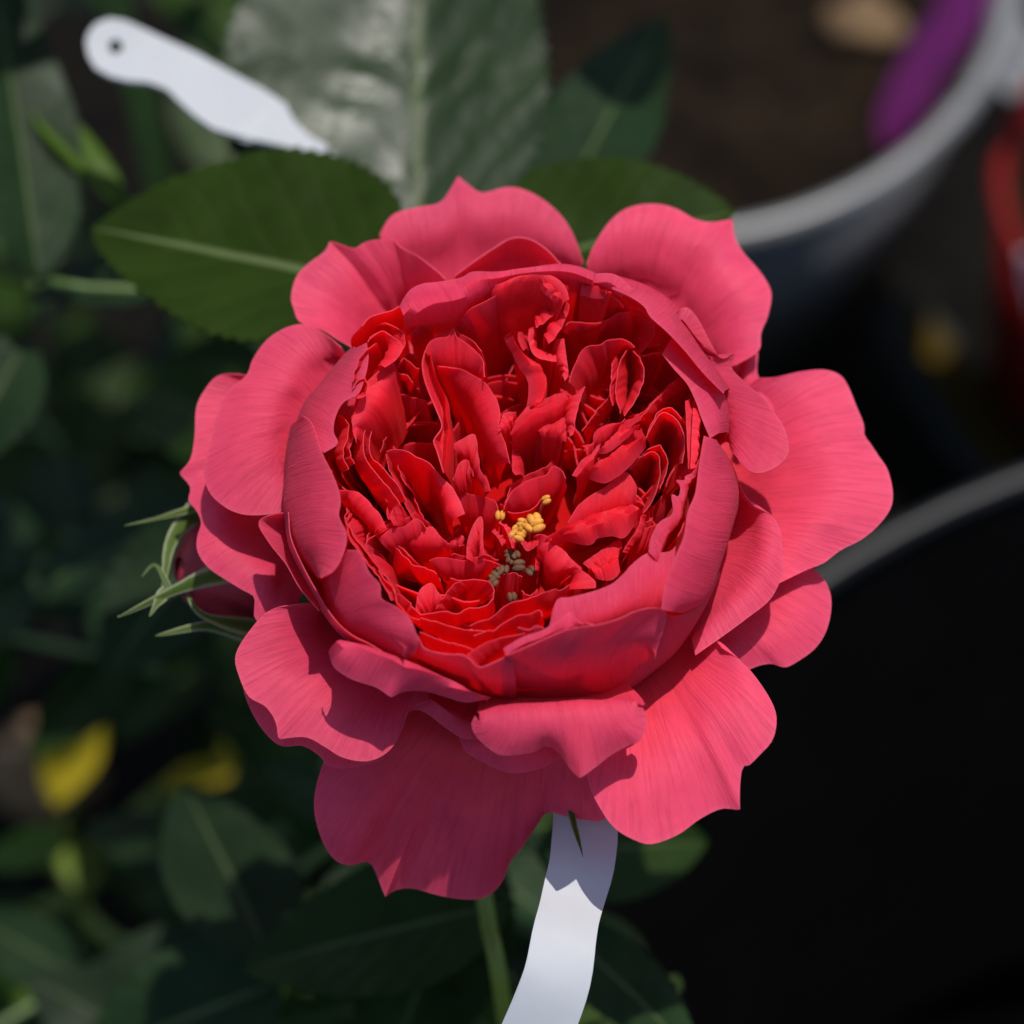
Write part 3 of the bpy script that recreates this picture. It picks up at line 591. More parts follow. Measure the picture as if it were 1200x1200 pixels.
for E, B, ze, zb in HEART:                     # a second, crinkled leaf of tissue pressed against each fold
    if not isinstance(ze, (int, float)) or math.dist(E[0], E[-1]) < 24: continue
    if sum(y for x, y in E) / len(E) > 695 or frng.random() < 0.4: continue
    for q in range(1):
        dx, dy = frng.uniform(-8, 8), -frng.uniform(4, 11) * (q + 1)
        n = len(E); a, b2 = frng.choice(((0, n), (0, max(3, n - 2)), (min(2, n - 3), n)))
        E2 = [(x + dx + frng.uniform(-2, 2), y + dy + frng.uniform(-1.5, 1.5)) for x, y in E[a:b2]]
        B2 = [(x + dx, y + dy) for x, y in B]
        inn(E2, B2, ze - 0.9 - .6 * q, zb - 1.5, ruffle=0.22)
petal([([(498, 412), (495, 427), (497, 443), (503, 461), (511, 480), (518, 499), (512, 510), (508, 517), (512, 528), (516, 541), (520, 554)], 18.5),
       ([(502, 415), (503, 430), (508, 445), (513, 460), (519, 480), (521, 499), (519, 510), (518, 520), (519, 535), (520, 552)], 16),
       ([(505, 415), (508, 432), (514, 448), (522, 463), (525, 476), (524, 490), (528, 508), (526, 522), (524, 538), (521, 553)], 18.5)], 'inner', nu=40)
# ragged pale-edged petals inside the right and front wall
petal([([(760, 647), (763, 630), (773, 612), (788, 602), (787, 580), (795, 582), (797, 570), (792, 563), (802, 563), (803, 558), (812, 553), (820, 535)], 19.5),
       ([(770, 660), (778, 640), (785, 625), (797, 610), (800, 595), (803, 585), (806, 575), (806, 570), (809, 568), (811, 565), (815, 558), (822, 545)], 18.5)], 'cup', nu=60)
petal([([(645, 730), (648, 715), (654, 702), (668, 700), (685, 696), (702, 691), (716, 685), (725, 678), (733, 670), (740, 662), (758, 649), (783, 647), (792, 640)], 19),
       ([(640, 748), (655, 742), (672, 738), (690, 736), (715, 730), (740, 718), (765, 714), (782, 706)], 18)], 'cup', nu=60, amp=0.4)
petal([([(590, 760), (612, 747), (635, 739), (653, 728), (667, 718), (678, 727), (690, 731)], 20),
       ([(595, 770), (615, 759), (640, 750), (660, 742), (680, 736), (695, 734)], 19)], 'cup', nu=40)
petal([([(607, 735), (620, 738), (628, 733), (637, 736)], 18.5), ([(606, 743), (620, 744), (637, 743)], 17)], 'cup', nu=20)

# packed petals deep in the heart, filling the cup down to the receptacle
for k in range(72):
    th = random.uniform(0, 360); rr = 5 + 17 * math.sqrt(random.random()); span = random.uniform(14, 34) * 12 / (rr + 6)
    top = 4.2 + rr * 0.35 + random.uniform(-1.5, 1.5)
    n = 7; nu, nv = 18, 8; verts = []; uvs = []
    tilt = random.uniform(-50, 50); cen = C(th, rr, 0); w = random.uniform(4, 7.5)
    ta = Vector((math.cos(R(th + 90 + tilt)), math.sin(R(th + 90 + tilt)), 0)); ou = Vector((math.cos(R(th + tilt)), math.sin(R(th + tilt)), 0))
    for j in range(nv):
        t = j / (nv - 1)
        for i in range(nu):
            s = i / (nu - 1) * 2 - 1
            ww = w * (1 - 0.35 * t)
            p = cen + (ta * s * ww + ou * (1.6 * (1 - s * s) + 1.2 * math.sin(3 * t + k)) + Vector((0, 0, top * (1 - t) - 2 * t - 1.6 * abs(s) ** 3))) / 1000
            p += ou * noise.noise(p * 260 + Vector((k, 0, 0))) * 0.0009
            verts.append(p); uvs.append(((s + 1) / 2, 0.96 * (1 - t)))
    o = obj('petal', verts, grid_faces(nv, nu), M['inner'], BL, uvs, origin=cen.copy()); solidify(o, 0.0002)

# stamens
def stamen(x, y, z, r, old=False):
    tip = P(x, y, z); foot = AX + Vector(((tip.x - AX.x) * .5, (tip.y - AX.y) * .5, 0.001))
    verts = []; faces = []
    # two-lobed anther
    d = Vector((random.uniform(-1, 1), random.uniform(-1, 1), random.uniform(-.2, .4))).normalized()
    s = d.cross(Vector((0, 0, 1))).normalized(); u = d.cross(s)
    seg, rings = 9, 7
    for lobe in (-1, 1):
        b0 = len(verts)
        for j in range(rings + 1):
            a = math.pi * j / rings
            for i in range(seg):
                q = 2 * math.pi * i / seg
                verts.append(tip + (d * math.cos(a) * 1.35 + (s * math.cos(q) + u * math.sin(q)) * math.sin(a) * 0.8 + s * lobe * 0.55) * r / 1000)
        for j in range(rings):
            for i in range(seg):
                faces.append((b0 + j * seg + i, b0 + j * seg + (i + 1) % seg, b0 + (j + 1) * seg + (i + 1) % seg, b0 + (j + 1) * seg + i))
    # filament
    b0 = len(verts); path = [foot.lerp(tip, t / 6) + Vector((math.sin(t) * .0003, 0, 0)) for t in range(7)]
    for p in path:
        for i in range(5): verts.append(p + Vector((math.cos(i * 1.2566), math.sin(i * 1.2566), 0)) * 0.00022)
    for j in range(6):
        for i in range(5): faces.append((b0 + j * 5 + i, b0 + j * 5 + (i + 1) % 5, b0 + j * 5 + 5 + (i + 1) % 5, b0 + j * 5 + 5 + i))
    o = obj('stamen', verts, faces, M['anther_old' if old else 'anther'], BL, origin=foot)
    o.data.materials.append(M['filament'])
    nl = 2 * rings * seg
    for pl in o.data.polygons:
        if pl.index >= nl: pl.material_index = 1
for x, y, z, r in [(604, 628, 12.3, .75), (609, 629, 12.6, .6), (614, 621, 12.6, .65), (612, 613, 12.4, .6), (618, 615, 13, .6), (626, 608, 13.4, .8), (630, 616, 13.6, .8), (622, 617, 13.2, .7), (586, 604, 12.5, .55), (640, 586, 12.8, .55), (606, 620, 12.2, .55)]: stamen(x, y, z, r * .88)
for x, y, z, r in [(583, 670, 11.5, .5), (579, 676, 11.5, .5), (578, 683, 11.5, .5), (591, 667, 11, .5), (608, 663, 11, .65), (604, 650, 11, .5), (599, 656, 10.5, .5), (622, 669, 10.5, .55), (597, 649, 10.5, .5), (600, 700, 9, .5)]: stamen(x, y, z, r, True)

# sepals under the bloom, one tip shows below it
def sepal(base, mid, tip, w, parent, mat='sepal', twist=0.0, nv=16):
    pts = resample(spline([base, mid, tip]), nv); verts = []; uvs = []
    for j, p in enumerate(pts):
        t = j / (nv - 1); d = (pts[min(j + 1, nv - 1)] - pts[max(j - 1, 0)]).normalized()
        s = d.cross(-VIEW)
        s = s.normalized(); n = s.cross(d)
        if twist: s, n = s * math.cos(twist) + n * math.sin(twist), n * math.cos(twist) - s * math.sin(twist)
        ww = w * (1 - t) ** 0.7 * (0.75 + 0.5 * math.sin(math.pi * min(1, t * 1.6)))
        for i in range(5):
            u = i / 2 - 1
            verts.append(p + (s * u * ww - n * (abs(u) ** 2) * ww * 0.18) / 1000); uvs.append((i / 4, t))
    o = obj('sepal', verts, grid_faces(nv, 5), M[mat], parent, uvs, origin=base.copy()); solidify(o, 0.0004)
    return o
sepal(C(-62, 5, -7), P(664, 925, -9.5), P(683, 1003, -7), 1.9, BL)
for a in (10, 82, 154, 226): sepal(C(a, 5, -7), C(a, 18, -13), C(a + 8, 30, -24), 2.6, BL)

# the cane that carries the bloom
tube('stem', [BASE.copy(), Vector((-0.039, 0.034, 0.12)), Vector((-0.028, 0.026, 0.21)), Vector((-0.006, 0.013, 0.30)), Vector((0.001, 0.004, 0.36)), AX + Vector((0, 0, -0.014))], [0.0048, 0.004, 0.003, 0.0023], M['stem'], bush)

# the bud beside it
budb = P(345, 640, -18); bdir = (P(200, 684, -13) - budb).normalized()
bud = lathe('bud', [(0.2, 0), (3, .5), (6.0, 3), (7.4, 6.5), (7.0, 10), (5.2, 13.5), (2.8, 16), (0.9, 17.2), (0.1, 17.5)], M['bud'], bush, budb, axis=bdir, seg=30)
bud['label'] = 'closed dark crimson rose bud wrapped in green sepals'
for k in range(4):                                    # overlapping outer petals of the bud
    ax1 = bdir.orthogonal().normalized(); ax2 = bdir.cross(ax1); verts = []; uvs = []
    nu, nv = 16, 14
    for j in range(nv):
        t = j / (nv - 1); z = 1 + 15.5 * t
        rr = 7.6 * math.sin(math.pi * min(1, 0.12 + t * 0.80)) ** 0.75 + 0.12 * k + 0.2
        for i in range(nu):
            s = i / (nu - 1); a = k * 1.7 + (s - .5) * 2.8 * (1 - .45 * t * t) + t * 0.8
            verts.append(budb + (bdir * z + (ax1 * math.cos(a) + ax2 * math.sin(a)) * rr * (1 + 0.04 * s)) / 1000); uvs.append((s, t))
    o = obj('petal', verts, grid_faces(nv, nu), M['bud'], bud, uvs, origin=budb.copy()); solidify(o, 0.0003)
sepal(P(300, 560, -14), P(210, 618, -9), P(190, 692, -9), 2.4, bud, twist=0.2)
sepal(P(246, 590, -9), P(190, 606, -7), P(146, 616, -6), 0.45, bud)
sepal(P(330, 655, -6), P(235, 679, -6), P(138, 723, -8), 1.7, bud, twist=0.3)
sepal(P(320, 748, -17), P(250, 733, -12), P(182, 745, -11), 1.5, bud)
sepal(P(196, 690, -7), P(186, 704, -7), P(175, 723, -7), 0.8, bud)
sepal(P(200, 690, -8), P(182, 662, -9), P(166, 676, -9), 0.3, bud)
sepal(P(320, 740, -14), P(240, 722, -9), P(215, 690, -8), 1.3, bud, twist=-0.6)
tube('stem', [Vector((-0.006, 0.013, 0.30)), Vector((-0.018, 0.0, 0.345)), budb + Vector((0.008, 0.001, -0.008)), budb], [0.0022, 0.002, 0.0016, 0.002], M['stem'], bush)

# ---- leaves
def leaflet(base, tip, wl, wr, parent, mat='leaf', roll=0.0, fold=0.25, droop=0.08, teeth=22, fine=True, wav=1.0):
    a = tip - base; Ln = a.length; a.normalize()
    s = a.cross(Vector((0, 0, 1))).normalized(); n = s.cross(a)
    c, si = math.cos(R(roll)), math.sin(R(roll)); s, n = s * c + n * si, n * c - s * si
    nv = teeth * 4 + 1 if fine else 15; us = [-1, -.94, -.7, -.4, -.15, 0, .15, .4, .7, .94, 1] if fine else [-1, -.5, 0, .5, 1]
    verts = []; uvs = []; nu = len(us); seed = random.uniform(0, 99)
    for j in range(nv):
        v = j / (nv - 1)
        prof = max(0.0, math.sin(math.pi * v ** 0.86)) ** 0.72 * (1 - 0.22 * v)
        for u in us:
            W = (wl if u < 0 else wr) * prof
            x = abs(u)
            tooth = 0
            if fine and x == 1:
                ph = (v * teeth) % 1; tooth = (0.055 * (1 - ph) - 0.02) * (wl + wr) / 2 * min(1, prof * 2.5)
            off = x * W + tooth
            z = fold * off - 0.35 * fold * off * off / max(wl, wr) - droop * Ln * 1000 * v * v
            if fine:
                z += 0.10 * wav * math.cos(2 * math.pi * 9 * (v - 0.30 * x)) * min(1, x * 3) * prof
            p0 = base + a * Ln * v
            z += wav * 1.4 * noise.noise(p0 * 70 + Vector((u * .6, seed, 0))) * (0.3 + x)
            verts.append(p0 + s * (math.copysign(off, u) / 1000 if u else 0) + n * (z / 1000)); uvs.append(((u + 1) / 2, v))
    o = obj('leaflet', verts, grid_faces(nv, nu), M[mat], parent, uvs, origin=base.copy())
    solidify(o, 0.0003)
    return o

def leaf(stalk, leaflets, parent=bush, mat='stem', r=0.0009, label=None):
    """stalk: points from the cane outwards; leaflets: specs in picture points with heights"""
    o = tube('leaf', stalk, [r * 1.3, r, r * .8], M[mat], parent, seg=7)
    for sp in leaflets:
        (bx, by, bz), (tx, ty, tz), wl, wr, kw = sp
        leaflet(P(bx, by, bz), P(tx, ty, tz), wl, wr, o, **kw)
    if label: o['label'] = label
    return o
cane = lambda z: Vector((0.001 - 0.007 * max(0, min(1, (-z - 40) / 60)), 0.004 + 0.009 * max(0, min(1, (-z - 40) / 60)), FZ + z / 1000))

leaf([cane(-60), P(600, 420, -35), P(480, 345, -23)], [((480, 345, -22), (106, 262, -30), 18, 22.5, dict(roll=-8, fold=0.22, droop=0.02, mat='leaf_olive')),
      ((570, 320, -30), (862, 245, -26), 17, 11, dict(roll=10, fold=0.25, droop=0.02, mat='leaf_olive'))])
leaf([cane(-75), P(560, 430, -60), P(495, 330, -48)], [((491, 325, -47), (492, -190, -42), 34, 22, dict(roll=4, fold=0.22, droop=0.0, teeth=30, mat='leaf_gloss')),
      ((620, 330, -70), (770, -5, -72), 12.5, 12.5, dict(mat='leaf_blue', roll=18, fold=0.3)),
      ((350, 300, -70), (20, 330, -80), 10, 9, dict(mat='leaf_blue', roll=-15))])
leaf([cane(-90), P(300, 400, -75), P(60, 330, -66)], [((45, 330, -66), (0, -60, -52), 10, 10, dict(roll=-24, fold=.35, mat='leaf_blue')),
      ((40, 120, -62), (152, 238, -66), 4, 6, dict(roll=25, fold=.3, mat='leaf_young')),
      ((30, 400, -80), (-60, 560, -82), 9, 9, dict(mat='leaf_blue'))])
leaf([cane(-120), P(420, 600, -115), P(270, 610, -112)], [((262, 612, -110), (120, 790, -114), 11, 11, dict(mat='leaf_blue', roll=10)),
      ((240, 600, -125), (20, 690, -135), 10, 10, dict(mat='leaf_blue', roll=-14)),
      ((330, 520, -125), (130, 440, -150), 10, 10, dict(roll=25))])
leaf([cane(-110), P(500, 1000, -100), P(330, 1130, -105)], [((320, 1130, -104), (215, 905, -110), 12, 11, dict(mat='leaf_blue', roll=-12)),
      ((600, 1060, -78), (280, 1125, -84), 13, 12, dict(roll=-10)),
      ((330, 1150, -110), (90, 1240, -118), 13, 12, dict(mat='leaf_blue', roll=6)),
      ((560, 980, -90), (440, 1290, -95), 12, 12, dict(roll=10))])
leaf([cane(-80), P(620, 980, -85), P(650, 1010, -82)], [((630, 1000, -82), (835, 985, -92), 9, 9, dict(roll=-20)),
      ((650, 1080, -88), (810, 1220, -60), 7, 8, dict(roll=5, fold=.15, mat='leaf_blue'))])
tube('stem', [cane(-50), P(560, 960, -55), P(572, 1080, -62), P(594, 1210, -75), Vector((0.01, -0.07, 0.15))], [0.0013, 0.0012, 0.0012, 0.0012], M['stem_young'], bush)

# the rest of the bush: lower leaves going down into the shade, then unseen sprays added behind to cast shade
def free_leaf(pos, az, size, tilt, mats, parent=bush, stalkfrom=None, n5=True):
    d = Vector((math.cos(az), math.sin(az), tilt)).normalized(); sd = d.cross(Vector((0, 0, 1))).normalized()
    st = pos - d * size * 1.3
    pts = [st, pos - d * size * .4, pos]
    if stalkfrom is not None: pts = [stalkfrom] + pts
    o = tube('leaf', pts, [0.0011, 0.0009, 0.0007], M['stem'], parent, seg=5, sub=3)
    spec = [(pos, d, 1.0)]
    for k, f in ((0.45, .85), (1.1, .7)) if n5 else ((0.5, .85),):
        for q in (-1, 1): spec.append((pos - d * size * k, (d * 0.45 + sd * q).normalized(), f))
    for b, dd, f in spec:
        leaflet(b, b + dd * size * f, size * 300 * f, size * 300 * f, o, mat=random.choice(mats), roll=random.uniform(-25, 25), fold=random.uniform(.1, .4), droop=random.uniform(0, .15), fine=False)
    return o
rng = random.Random(11)
cnt = 0
while cnt < 46:
    px, py = rng.uniform(-160, 760), rng.uniform(-120, 1330); z = rng.uniform(-130, -300)
    p = P(px, py, z)
    if px > 520 and (py < 500 or py > 700): continue
    if px < 380 and 780 < py < 980 and z > -290: continue
    if px < 200 and 940 < py < 1230 and z > -250: continue
    az = math.atan2(p.y - 0.013, p.x - 0.006) + rng.uniform(-.9, .9)
    free_leaf(p, az, rng.uniform(.030, .045), rng.uniform(-.5, .25), ['leaf', 'leaf_blue'])
    cnt += 1

cnt = 0                                    # unseen leaf sprays, added behind the bloom to shade the background
while cnt < 34:
    z = rng.uniform(10, 130); x = rng.uniform(-190, 40); y = rng.uniform(85 + .62 * z, 290)
    c_ = Vector((x / 1000, y / 1000, FZ + z / 1000)); low = c_ - sdir * ((z + 38) / 1000 / sdir.z)
    if any((low - q).length < 0.045 for q in (P(140, 60, -38), P(250, 110, -38), P(430, 60, -42), P(430, 180, -42))): continue
    free_leaf(c_, rng.uniform(0, 6.28), rng.uniform(.034, .048), rng.uniform(-.35, .2), ['leaf', 'leaf_blue'])
    cnt += 1
for bx, by in ((-0.06, .16), (-.12, .22), (0.0, .2)):  # canes under the unseen, added sprays
    tube('stem', [BASE + Vector((bx * .1, by * .1, 0)), Vector((bx * .6, by * .8, .25)), Vector((bx, by, FZ + .05)), Vector((bx * 1.2, by * 1.1, FZ + .13))], [0.004, 0.003, 0.0025, 0.0015], M['stem'], bush)

# ------------------------------------------------------------------ white plant tags tied to the cane
def strip(name, cl, widths, th, mat, parent=None, hole=None, nu=9, side=None):
    """a bent plastic strip: centre line points, half widths (mm) along it"""
    nv = 48; path = resample(spline(cl), nv); verts = []; uvs = []
    for j, p in enumerate(path):
        t = j / (nv - 1); d = (path[min(j + 1, nv - 1)] - path[max(j - 1, 0)]).normalized()
        s = d.cross(side if side is not None else -VIEW).normalized()
        f = t * (len(widths) - 1); k = min(int(f), len(widths) - 2); w = widths[k] + (widths[k + 1] - widths[k]) * (f - k)
        for i in range(nu):
            u = i / (nu - 1) * 2 - 1; verts.append(p + s * u * w / 1000); uvs.append((i / (nu - 1), t))
    o = obj(name, verts, grid_faces(nv, nu), mat, parent, uvs, origin=path[0].copy()); solidify(o, th / 1000)
    return o

import bmesh
def plate(name, outline, hole, zf, th, mat, parent=None):
    bm = bmesh.new()
    def loop(pts):
        vs = [bm.verts.new(P(x, y, zf(x, y))) for x, y in pts]
        return [bm.edges.new((vs[k], vs[(k + 1) % len(vs)])) for k in range(len(vs))]
    ed = loop(outline)
    if hole: ed += loop(hole)
    bmesh.ops.triangle_fill(bm, edges=ed, use_beauty=True)
    bm.normal_update()
    o0 = bm.verts[:][0].co.copy()
    verts = [v.co.copy() for v in bm.verts]; bm.verts.index_update(); faces = [tuple(v.index for v in f.verts) for f in bm.faces]
    bm.free()
    o = obj(name, verts, faces, mat, parent, smooth=False, origin=o0); solidify(o, th / 1000)
    bv = o.modifiers.new('edge', 'BEVEL'); bv.width = 0.0002; bv.segments = 2; bv.limit_method = 'ANGLE'
    return o
zt = lambda x, y: -37 + (0.012 * (x - 100) if x < 290 else 2.3 - 0.05 * (x - 290))
T1 = plate('plant_tag', [(101, 52), (104, 40), (113, 29), (128, 23), (145, 25), (160, 31), (190, 45), (230, 63), (270, 85), (290, 96), (305, 104), (322, 115), (333, 123), (345, 145), (362, 160), (384, 173), (378, 181), (352, 178), (330, 172), (300, 166), (290, 164), (275, 160), (250, 152), (230, 138), (212, 122), (196, 106), (175, 98), (150, 96), (130, 91), (112, 81), (104, 67)],
           [(136 + 8.5 * math.cos(k * math.pi / 8), 56 + 8.5 * math.sin(k * math.pi / 8)) for k in range(16)], zt, 0.8, M['tag'])
strip('neck', [P(379, 177, -39.2), P(430, 215, -46), P(500, 300, -56), P(570, 420, -58), cane(-58)], [0.55, 0.5, 0.5, 0.5], 0.7, M['tag'], T1, nu=3)
tag(T1, 'white plastic plant tag with punched round hole resting over the dark leaves', 'plant tag')
T2 = strip('plant_tag', [cane(-26), P(660, 860, -18), P(684, 940, -12), P(683, 1005, -11), P(672, 1050, -11.5), P(662, 1092, -9.5), P(653, 1145, -10), P(633, 1200, -13), P(608, 1255, -17)],
           [0.8, 0.8, 3.6, 4.0, 3.9, 3.8, 3.8, 4.0, 4.2, 4.1, 3.9, 4.1, 4.3, 4.4, 4.4], 0.7, M['tag'])
tag(T2, 'wavy white plastic plant tag hanging below the bloom', 'plant tag')

# ------------------------------------------------------------------ ground, pots and what stands about
def soil_mat(name, a, b_):
    m, nt, b, out = newmat(name); L = nt.links.new
    tc = N(nt, 'ShaderNodeTexCoord'); n1 = N(nt, 'ShaderNodeTexNoise'); setin(n1, Scale=55.0, Detail=8.0, Roughness=0.7); L(tc.outputs['Object'], n1.inputs['Vector'])
    rp = ramp(nt, [(0.35, a), (0.7, b_)]); L(n1.outputs['Fac'], rp.inputs[0]); L(rp.outputs[0], b.inputs['Base Color']); setin(b, Roughness=0.95)
    b.inputs['Specular IOR Level'].default_value = 0.1
    bp = N(nt, 'ShaderNodeBump'); setin(bp, Strength=1.0, Distance=0.006); L(n1.outputs['Fac'], bp.inputs['Height']); L(bp.outputs[0], b.inputs['Normal'])
    return m
M['soil'] = soil_mat('dark_soil', (0.0015, 0.0012, 0.001), (0.009, 0.007, 0.005))
M['bark'] = soil_mat('potting_bark', (0.001, 0.0008, 0.0005), (0.022, 0.013, 0.006))
M['pot_black'] = plain('black_plastic', (0.005, 0.005, 0.006), 0.4, 0.22, 0.2, 40)
M['pot_inside_shade'] = plain('shaded_black_plastic', (0.0012, 0.0012, 0.0013), 0.85, 0.02, 0.2, 40)  # shade within the wide pot put into the colour, darker than its rim
M['pot_grey'] = plain('grey_plastic', (0.12, 0.12, 0.12), 0.35, 0.5, 0.15, 40)
M['pot_red'] = plain('red_plastic', (0.14, 0.002, 0.002), 0.65, 0.15, 0.1, 40)
M['purple'] = plain('purple_plastic', (0.26, 0.025, 0.18), 0.45, 0.4, 0.1, 60)
M['label_grey'] = plain('grey_card', (0.024, 0.027, 0.025), 0.9, 0.08, 0.2, 60)
M['ochre'] = plain('ochre_print', (0.05, 0.031, 0.003), 0.9, 0.08, 0.2, 60)
M['stone'] = plain('tan_stone', (0.13, 0.08, 0.04), 0.85, 0.2, 0.4, 90, bump=0.002)

gv = []; G = 60; S_ = 1.6
for j in range(G + 1):
    for i in range(G + 1):
        x = (i / G * 2 - 1) * S_; y = (j / G * 2 - 1) * S_ + .2
        gv.append(Vector((x, y, noise.noise(Vector((x * 9, y * 9, 2))) * 0.006)))
ground = obj('ground', gv, grid_faces(G + 1, G + 1), M['soil']); ground['kind'] = 'structure'

def circle3(a, b, c):
    ax, ay, bx, by, cx, cy = a.x, a.y, b.x, b.y, c.x, c.y
    d = 2 * (ax * (by - cy) + bx * (cy - ay) + cx * (ay - by))
    ux = ((ax * ax + ay * ay) * (by - cy) + (bx * bx + by * by) * (cy - ay) + (cx * cx + cy * cy) * (ay - by)) / d
    uy = ((ax * ax + ay * ay) * (cx - bx) + (bx * bx + by * by) * (ax - cx) + (cx * cx + cy * cy) * (bx - ax)) / d
    return ux, uy, math.hypot(ax - ux, ay - uy)

def pot(cx, cy, r, top, mat, lip, soil_depth, label, wall=2.0, soil='bark', taper=0.78, wall_mat=None):
    """rolled rim on a tapered plastic pot, filled with potting bark"""
    c = Vector((cx, cy, 0)); h = top * 1000; rm = r * 1000
    root = tag(empty('plant_pot', c), label, 'plant pot')
    rim = []
    for k in range(13):
        a = 2 * math.pi * k / 12; rim.append((rm + lip * math.cos(a), h - lip + lip * math.sin(a)))
    lathe('rim', rim[:-1] + [rim[0]], mat, root, c, seg=96, caps=False)
    rb = rm * taper
    lathe('wall', [(rb - 1, 6), (rb, 4), (rm - 0.5, h - lip * 1.6), (rm - wall, h - lip * 1.6), (rb - wall, 9), (0.1, 9)], wall_mat or mat, root, c, seg=96)
    if soil is None: return root
    sz = h - soil_depth; rs = rb + (rm - rb) * (sz / h) - wall - 0.3
    verts = []; faces = []; rings, seg = 14, 48
    for j in range(rings):
        for s in range(seg):
            a = 2 * math.pi * s / seg; q = rs * j / (rings - 1)
            v = Vector((q * math.cos(a), q * math.sin(a), sz)) / 1000
            v.z += (noise.noise((c + v) * 60) * 4 + noise.noise((c + v) * 160) * 2) / 1000
            verts.append(c + v)
    for j in range(rings - 1):
        for s in range(seg): faces.append((j * seg + s, (j + 1) * seg + s, (j + 1) * seg + (s + 1) % seg, j * seg + (s + 1) % seg))
    obj('soil', verts, faces, M[soil], root, origin=c + Vector((0, 0, sz / 1000)))
    return root

ZA = -270
cx, cy, r = circle3(P(882, 272, ZA), P(1062, 192, ZA), P(1180, 20, ZA))
potA = pot(cx, cy, r, FZ + ZA / 1000 + .003, M['pot_grey'], 3.2, 14, 'grey rimmed plant pot of dark bark soil with purple label inside')
ZB = -215
bx_, by_, br = circle3(P(985, 668, ZB), P(1085, 612, ZB), P(1200, 564, ZB))
potB = pot(bx_, by_, br, FZ + ZB / 1000 + .003, M['pot_black'], 3.0, 60, 'wide empty black plastic plant pot with a thin glossy rim', soil=None, wall_mat=M['pot_inside_shade'])
print('POTS', r, br, cx, cy, bx_, by_)

# purple label stuck in the grey pot's soil
PL = strip('plant_label', [P(1035, 178, ZA - 12), P(1050, 140, ZA - 4), P(1085, 75, ZA + 10), P(1120, 20, ZA + 22), P(1150, -40, ZA + 34)], [0.4, 4.6, 5.4, 5.6, 5.6, 5.6, 5.6], 0.8, M['purple'])
tag(PL, 'purple plastic plant label leaning in the grey rimmed pot', 'plant label')
# bark chip in the pot
def lump(name, c, r, mat, flat=0.6, seed=0.0, res=(14, 10)):
    verts = []; faces = []; nu, nv = res
    for j in range(nv + 1):
        a = math.pi * j / nv
        for i in range(nu):
            q = 2 * math.pi * i / nu
            d = Vector((math.sin(a) * math.cos(q), math.sin(a) * math.sin(q), math.cos(a)))
            k = 1 + 0.45 * noise.noise(d * 1.7 + Vector((seed, seed, 0))) + 0.15 * noise.noise(d * 5 + Vector((seed, 0, 0)))
            verts.append(c + Vector((d.x * 1.3, d.y, d.z * flat)) * r * k)
    for j in range(nv):
        for i in range(nu): faces.append((j * nu + i, (j + 1) * nu + i, (j + 1) * nu + (i + 1) % nu, j * nu + (i + 1) % nu))
    return obj(name, verts, faces, mat, origin=c)
tag(lump('bark_chip', P(1012, 28, ZA - 9), 0.0075, M['stone'], .6, 3.1), 'pale tan bark chip lying on the soil of the grey rimmed pot', 'bark chip')
M['blue_highlight'] = plain('blue_black_highlight', (0.010, 0.012, 0.020), 0.5, 0.3, 0.3, 60)  # for an added lump that stands in for a faint bluish highlight
tag(lump('highlight_lump', P(950, 1025, -384), 0.016, M['blue_highlight'], .35, 5.0), 'dull blue black lump added for a faint highlight in the wide empty pot', 'highlight lump')
tag(lump('dirt_clod', P(1150, 930, -382), 0.019, M['bark'], .45, 2.0), 'dark brown clod of soil in the bottom of the wide empty pot', 'dirt')
tag(lump('stone', P(45, 905, -393), 0.012, M['stone'], .6, 8.2), 'tan stone on the soil beside the yellow leaves', 'stone')

# card strip with an ochre band, on the ground between the pots
zl = lambda x, y: -376
CL = plate('card_strip', [(1022, 372), (1040, 352), (1078, 350), (1110, 385), (1160, 460), (1215, 540), (1215, 600), (1160, 580), (1100, 520), (1060, 455)], None, zl, 1.2, M['label_grey'])
tag(CL, 'grey card strip with an ochre printed band lying between the two pots', 'card')
CB = plate('band', [(1062, 372), (1086, 368), (1112, 402), (1160, 470), (1200, 535), (1182, 553), (1152, 535), (1122, 487), (1088, 428)], None, lambda x, y: -374.8, 0.3, M['ochre'], CL)
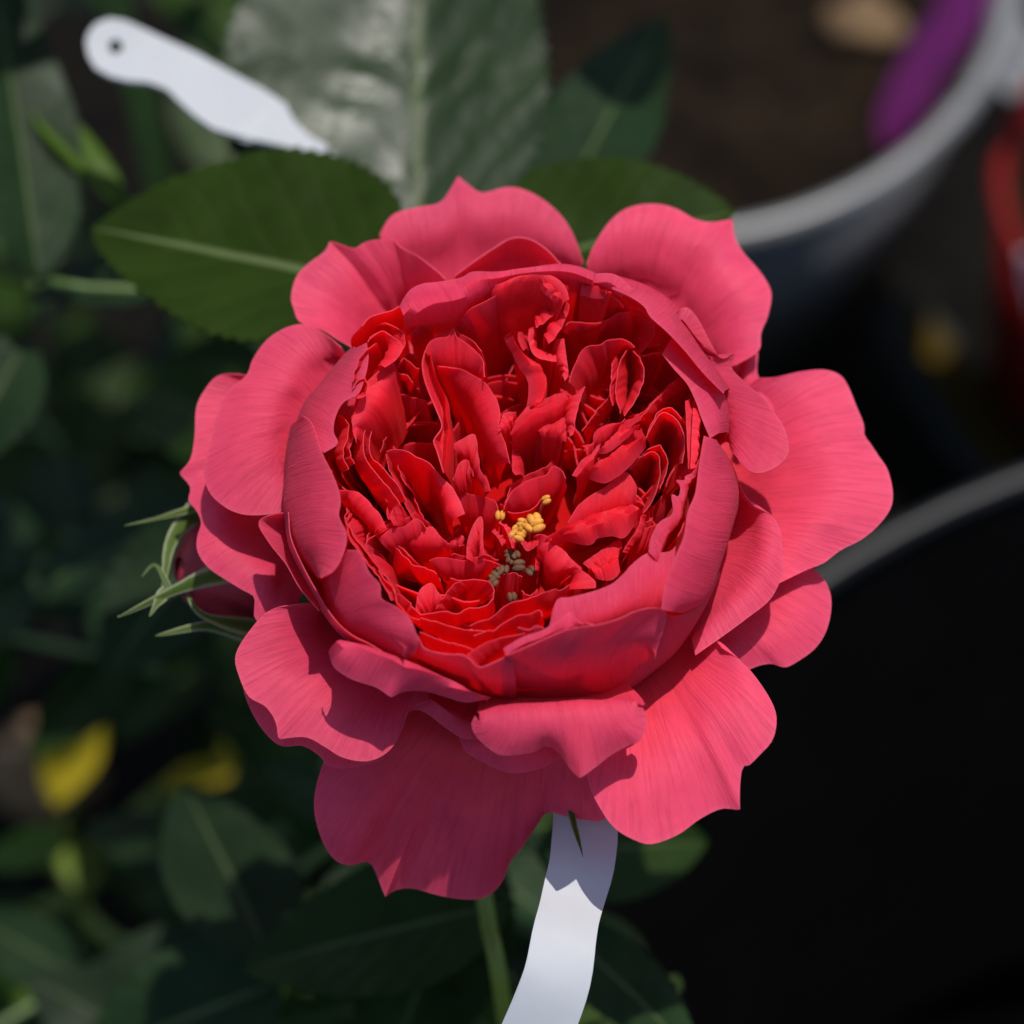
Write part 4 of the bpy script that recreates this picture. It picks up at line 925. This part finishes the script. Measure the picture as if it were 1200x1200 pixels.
# red pot and pale stick at the right-hand edge
rp_ = P(1400, 215, -290)
potR = pot(rp_.x, rp_.y, 0.047, FZ - .290, M['pot_red'], 2.0, 12, 'small red plastic pot beside the grey rimmed pot')
WS = strip('plant_label', [P(1202, 296, -250), P(1204, 320, -256), P(1208, 350, -275), P(1214, 400, -399)], [1.3, 1.3, 1.3, 1.3], 0.8, M['tag'])
tag(WS, 'small white plastic label against the red pot', 'plant label')
strip('handle_tab', [P(1164, 98, ZA - 3), P(1188, 70, ZA - 3), P(1215, 40, ZA - 4)], [6, 6.5, 6.5], 1.2, M['pot_grey'], potA)

# weedy plant with yellowing leaves and lime stems, low on the left
wb = P(100, 1010, -396); weed = tag(empty('weed', Vector((wb.x, wb.y, 0.0))), 'low weed with lime stems and yellowing leaves beneath the rose bush', 'weed')
tube('stem', [wb, P(70, 980, -260), P(98, 1068, -235), P(160, 1115, -225), P(300, 1165, -220)], [0.002, 0.0018, 0.0016, 0.0014], M['stem_young'], weed)
tube('stem', [wb + Vector((0.004, 0, 0)), P(95, 1045, -245), P(50, 1065, -235), P(-30, 1100, -230)], [0.002, 0.0018, 0.0016, 0.0014], M['stem_young'], weed)
def weed_leaf(stalk, b, t, w, mat, **kw):
    leaf_o = tube('leaf', stalk, [0.0009, 0.0008, 0.0007], M['stem_young'], weed, seg=5, sub=3)
    leaflet(P(*b), P(*t), w, w, leaf_o, mat=mat, **kw)
weed_leaf([P(70, 980, -262), P(95, 900, -250), P(98, 830, -240)], (100, 815, -240), (62, 945, -250), 7.5, 'leaf_yellow', roll=10)
weed_leaf([P(98, 1000, -262), P(180, 930, -250), P(192, 918, -245)], (192, 920, -245), (300, 892, -246), 3.2, 'leaf_yellow')
weed_leaf([P(98, 1000, -262), P(240, 900, -250), P(265, 880, -245)], (265, 885, -245), (298, 840, -246), 3.6, 'leaf_yellow')
weed_leaf([P(98, 1000, -262), P(300, 920, -250), P(335, 900, -245)], (330, 915, -245), (375, 880, -246), 3.6, 'leaf_yellow')
weed_leaf([P(50, 1065, -235), P(20, 1070, -225), P(10, 1085, -220)], (8, 1080, -220), (25, 1185, -226), 7, 'leaf_young')
weed_leaf([P(98, 1068, -236), P(60, 1010, -225), P(75, 985, -220)], (80, 985, -220), (-30, 1010, -226), 5, 'leaf_young')
